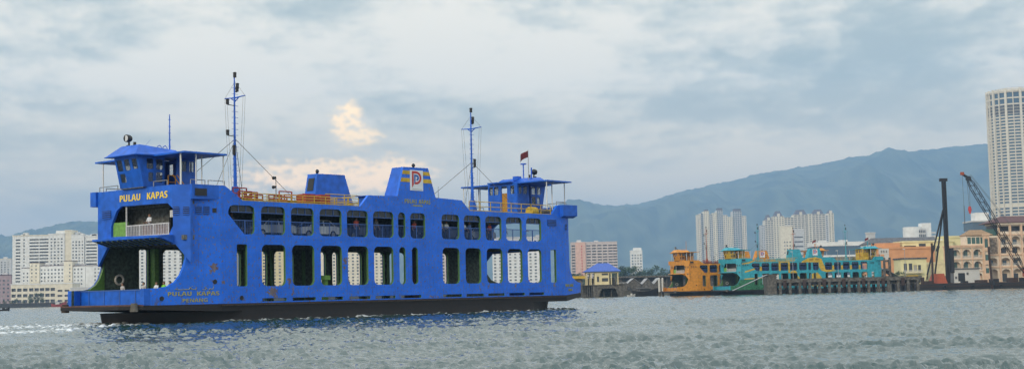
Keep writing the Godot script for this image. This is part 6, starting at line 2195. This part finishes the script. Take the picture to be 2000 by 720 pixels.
func car(paint: Material, label: String) -> Node3D:
	var t := thing("car", label, "car", Vector3.ZERO, 0.0, "cars on the upper ferry deck")
	var body := poly([[-2.1, 0.35], [-2.12, 0.7], [-2.0, 0.86], [-1.0, 0.94], [1.55, 0.98], [2.05, 0.9], [2.12, 0.6], [2.1, 0.35]])
	var pl := plate(body, [], -0.82, 0.82)
	part(t, "body", pl[0], paint)
	var st := new_st()
	hexa(st, [Vector3(-1.05, 0.95, -0.76), Vector3(1.6, 0.98, -0.76), Vector3(1.05, 1.40, -0.6), Vector3(-0.35, 1.40, -0.6), Vector3(-1.05, 0.95, 0.76), Vector3(1.6, 0.98, 0.76), Vector3(1.05, 1.40, 0.6), Vector3(-0.35, 1.40, 0.6)])
	part(t, "window", st, M.glass)
	st = new_st()
	hexa(st, [Vector3(-0.45, 1.40, -0.62), Vector3(1.12, 1.40, -0.62), Vector3(1.0, 1.46, -0.55), Vector3(-0.3, 1.46, -0.55), Vector3(-0.45, 1.40, 0.62), Vector3(1.12, 1.40, 0.62), Vector3(1.0, 1.46, 0.55), Vector3(-0.3, 1.46, 0.55)])
	for z in [-0.77, 0.70]:
		for x in [[-1.05, -0.4], [0.38, 0.42], [1.62, 1.08]]:
			var zt: float = z * 0.8
			hexa(st, [Vector3(x[0] - 0.05, 0.95, z), Vector3(x[0] + 0.05, 0.95, z), Vector3(x[1] + 0.05, 1.41, zt), Vector3(x[1] - 0.05, 1.41, zt), Vector3(x[0] - 0.05, 0.95, z + 0.07), Vector3(x[0] + 0.05, 0.95, z + 0.07), Vector3(x[1] + 0.05, 1.41, zt + 0.07), Vector3(x[1] - 0.05, 1.41, zt + 0.07)])
	part(t, "roof", st, paint)
	for x in [-1.3, 1.3]:
		for z in [-0.84, 0.62]:
			st = new_st()
			cyl(st, Vector3(x, 0.31, z), Vector3(x, 0.31, z + 0.22), 0.31, 0.31, 14)
			var w := part(t, "wheel", st, M.tyre)
			st = new_st()
			cyl(st, Vector3(x, 0.31, z - 0.01), Vector3(x, 0.31, z + 0.23), 0.18, 0.18, 10)
			part(w, "rim", st, M.steel)
	for z in [-0.7, 0.4]: box_part(t, "headlight", Vector3(-2.14, 0.6, z), Vector3(-2.05, 0.75, z + 0.3), M.lamp)
	return t

# ------------------------------------------------------------------ small craft
func boat_hull(l: float, w: float, h: float, sheer: float) -> SurfaceTool:
	var st := new_st()
	var n := 12
	var secs := []
	for i in n + 1:
		var u := float(i) / n
		var half := w / 2 * pow(sin(PI * clampf(0.12 + u * 0.80, 0.0, 1.0)), 0.7) * (1.0 if u > 0.15 else 0.9)
		if i == n: half = 0.03
		var top := h + sheer * (u - 0.35) * (u - 0.35) * 2.0
		secs.append([Vector3(l * (u - 0.5), top, -half), Vector3(l * (u - 0.5) * 0.94, -0.3, -half * 0.62), Vector3(l * (u - 0.5) * 0.94, -0.3, half * 0.62), Vector3(l * (u - 0.5), top, half)])
	for i in n:
		var a: Array = secs[i]
		var b: Array = secs[i + 1]
		quad(st, a[2], b[2], b[3], a[3])
		quad(st, b[1], a[1], a[0], b[0])
		var dn := Vector3(0, -0.15, 0)
		quad(st, a[3] + dn, b[3] + dn, b[0] + dn, a[0] + dn)
	var s: Array = secs[0]
	quad(st, s[1], s[2], s[3], s[0])
	return st

func build_small_craft():
	var t := thing("launch", "dark grey covered launch lying beside the stone pier", "boat", Vector3(40.4, 0, -431), 0.15)
	part(t, "hull", boat_hull(8.6, 2.9, 1.5, 1.4), M.dark_steel)
	box_part(t, "cabin", Vector3(-2.2, 1.35, -1.0), Vector3(1.6, 2.5, 1.0), M.roof_grey)
	box_part(t, "cabin_window", Vector3(-1.9, 1.75, 1.003), Vector3(1.3, 2.3, 1.03), M.glass)
	box_part(t, "cabin_roof", Vector3(-2.5, 2.503, -1.2), Vector3(1.9, 2.65, 1.2), M.steel)
	var st := new_st()
	cyl(st, Vector3(0.2, 2.65, 0), Vector3(0.2, 5.8, 0), 0.05, 0.03, 6)
	part(t, "mast", st, M.steel)
	t = thing("dinghy", "tiny white dinghy floating by the stone pier", "boat", Vector3(35.4, 0, -424), 0.2)
	part(t, "hull", boat_hull(2.6, 1.1, 0.45, 0.5), M.rail_white)
	box_part(t, "outboard", Vector3(-0.2, 0.3, -0.2), Vector3(0.3, 1.0, 0.2), M.rail_white)
	t = thing("fishing_boat", "small red and white fishing boat moored at the far left quay", "boat", Vector3(-313.5, 0, -962), 0.1)
	part(t, "hull", boat_hull(10.5, 3.2, 1.6, 3.0), M.red)
	box_part(t, "wheelhouse", Vector3(-2.2, 1.4, -1.0), Vector3(0.4, 3.4, 1.0), M.rail_white)
	box_part(t, "wheelhouse_roof", Vector3(-2.5, 3.403, -1.2), Vector3(0.7, 3.6, 1.2), M.logo_blue)
	st = new_st()
	cyl(st, Vector3(1.6, 1.0, 0), Vector3(1.6, 5.2, 0), 0.07, 0.05, 6)
	part(t, "mast", st, M.rail_white)
	t = thing("fishing_boat", "dark wooden fishing boat with a long low hull beyond the ferry apron", "boat", Vector3(-300.5, 0, -966), -0.1)
	part(t, "hull", boat_hull(12.0, 3.4, 1.7, 2.4), M.rust_steel)
	box_part(t, "wheelhouse", Vector3(-3.6, 1.5, -1.1), Vector3(-0.6, 3.3, 1.1), M.logo_blue)
	t = thing("sampan", "tiny dark sampan alone on the water at the far left", "boat", Vector3(-146.2, 0, -400), 0.0)
	part(t, "hull", boat_hull(3.6, 1.1, 0.45, 0.8), M.dark_steel)
	box_part(t, "thwart_box", Vector3(-0.3, 0.3, -0.3), Vector3(0.3, 1.0, 0.3), M.dark_steel)

# ------------------------------------------------------------------ trees
func crown_mesh(seed_: int) -> ArrayMesh:
	# unit tree: about 10 m tall, crown from 3 m up
	var r := RandomNumberGenerator.new()
	r.seed = seed_
	var st := new_st()
	for c in 20:
		var a := r.randf() * TAU
		var rad := sqrt(r.randf()) * 3.0
		var cy := r.randf_range(3.4, 8.8)
		rad *= sin(clampf((cy - 1.8) / 8.6, 0.05, 0.95) * PI) * 1.05
		var cc := Vector3(cos(a) * rad, cy, sin(a) * rad)
		var cr := r.randf_range(0.8, 1.5)
		for k in 62:
			var d := Vector3(r.randfn(), r.randfn() * 0.8, r.randfn()).normalized() * cr * pow(r.randf(), 0.4)
			var p := cc + d
			var n := Vector3(r.randfn(), absf(r.randfn()) + 0.4, r.randfn()).normalized()
			var u := n.cross(Vector3(r.randfn(), r.randfn(), r.randfn())).normalized()
			var v := n.cross(u)
			var s := r.randf_range(0.16, 0.34)
			quad(st, p - u * s, p - v * s * 0.6, p + u * s, p + v * s * 0.6)
	return st.commit()

func build_trees():
	var crowns := []
	for k in 5: crowns.append(crown_mesh(100 + k))
	var trunk := new_st()
	cyl(trunk, Vector3.ZERO, Vector3(0.1, 4.2, 0), 0.32, 0.2, 8)
	for e in [Vector3(1.6, 6.6, 0.6), Vector3(-1.5, 6.4, 0.8), Vector3(0.3, 7.6, -1.2), Vector3(-0.6, 7.0, -1.5)]: cyl(trunk, Vector3(0.1, 4.0, 0), e, 0.16, 0.05, 6)
	var tm := trunk.commit()
	var list := []
	var hill := "dark green tree in the row between the pavilion and the orange ferry"
	for k in 17: list.append([64.0 + k * 2.5 + rng.randf_range(-0.8, 0.8), -880.0 - rng.randf() * 60.0, rng.randf_range(9.0, 17.5), hill, "trees behind the sheds"])
	for k in 8: list.append([100.0 + k * 4.0, -860.0 - rng.randf() * 40.0, rng.randf_range(10.0, 16.0), hill, "trees behind the sheds"])
	for k in 4: list.append([34.0 + k * 3.2, -880.0, rng.randf_range(9.0, 13.0), "dark green tree between the ferry stern and the pavilion", "trees beside the ferry stern"])
	list.append([-356.0, -1045.0, 9.4, "broad dark tree on the quay before the parking podium", ""])
	list.append([-361.5, -1046.0, 7.2, "smaller dark tree beside the broad one on the quay", ""])
	for k in 9: list.append([-388.0 + k * 5.0, -1030.0 - rng.randf() * 8.0, rng.randf_range(3.2, 5.2), "low shrub on the far left quay", "shrubs on the left quay"])
	for k in 20: list.append([-312.0 + k * 14.5 + rng.randf_range(-3.0, 3.0), -1040.0, rng.randf_range(5.0, 11.0), "green tree on the shore seen through the ferry's car deck", "trees on the shore behind the ferry"])
	for k in 5: list.append([113.0 + k * 3.4, -458.0 - (k % 2) * 14.0, rng.randf_range(4.5, 6.5), "green bush behind the berth gantry and white shed", "bushes behind the berth"])
	for k in list.size():
		var q: Array = list[k]
		var shrub: bool = "shrub" in q[3] or "bush" in q[3]
		var t := thing("shrub" if shrub else "tree", q[3], "shrub" if shrub else "tree", Vector3(q[0], 1.9, q[1]), rng.randf() * TAU, q[4])
		var s: float = q[2] / 10.0
		var a := part(t, "trunk", tm, M.bark)
		a.scale = Vector3(s, s, s)
		var c := part(t, "crown", crowns[k % 5], M["leaf_%d" % (k % 3)])
		c.scale = Vector3(s * rng.randf_range(1.1, 1.5), s, s * 1.2)
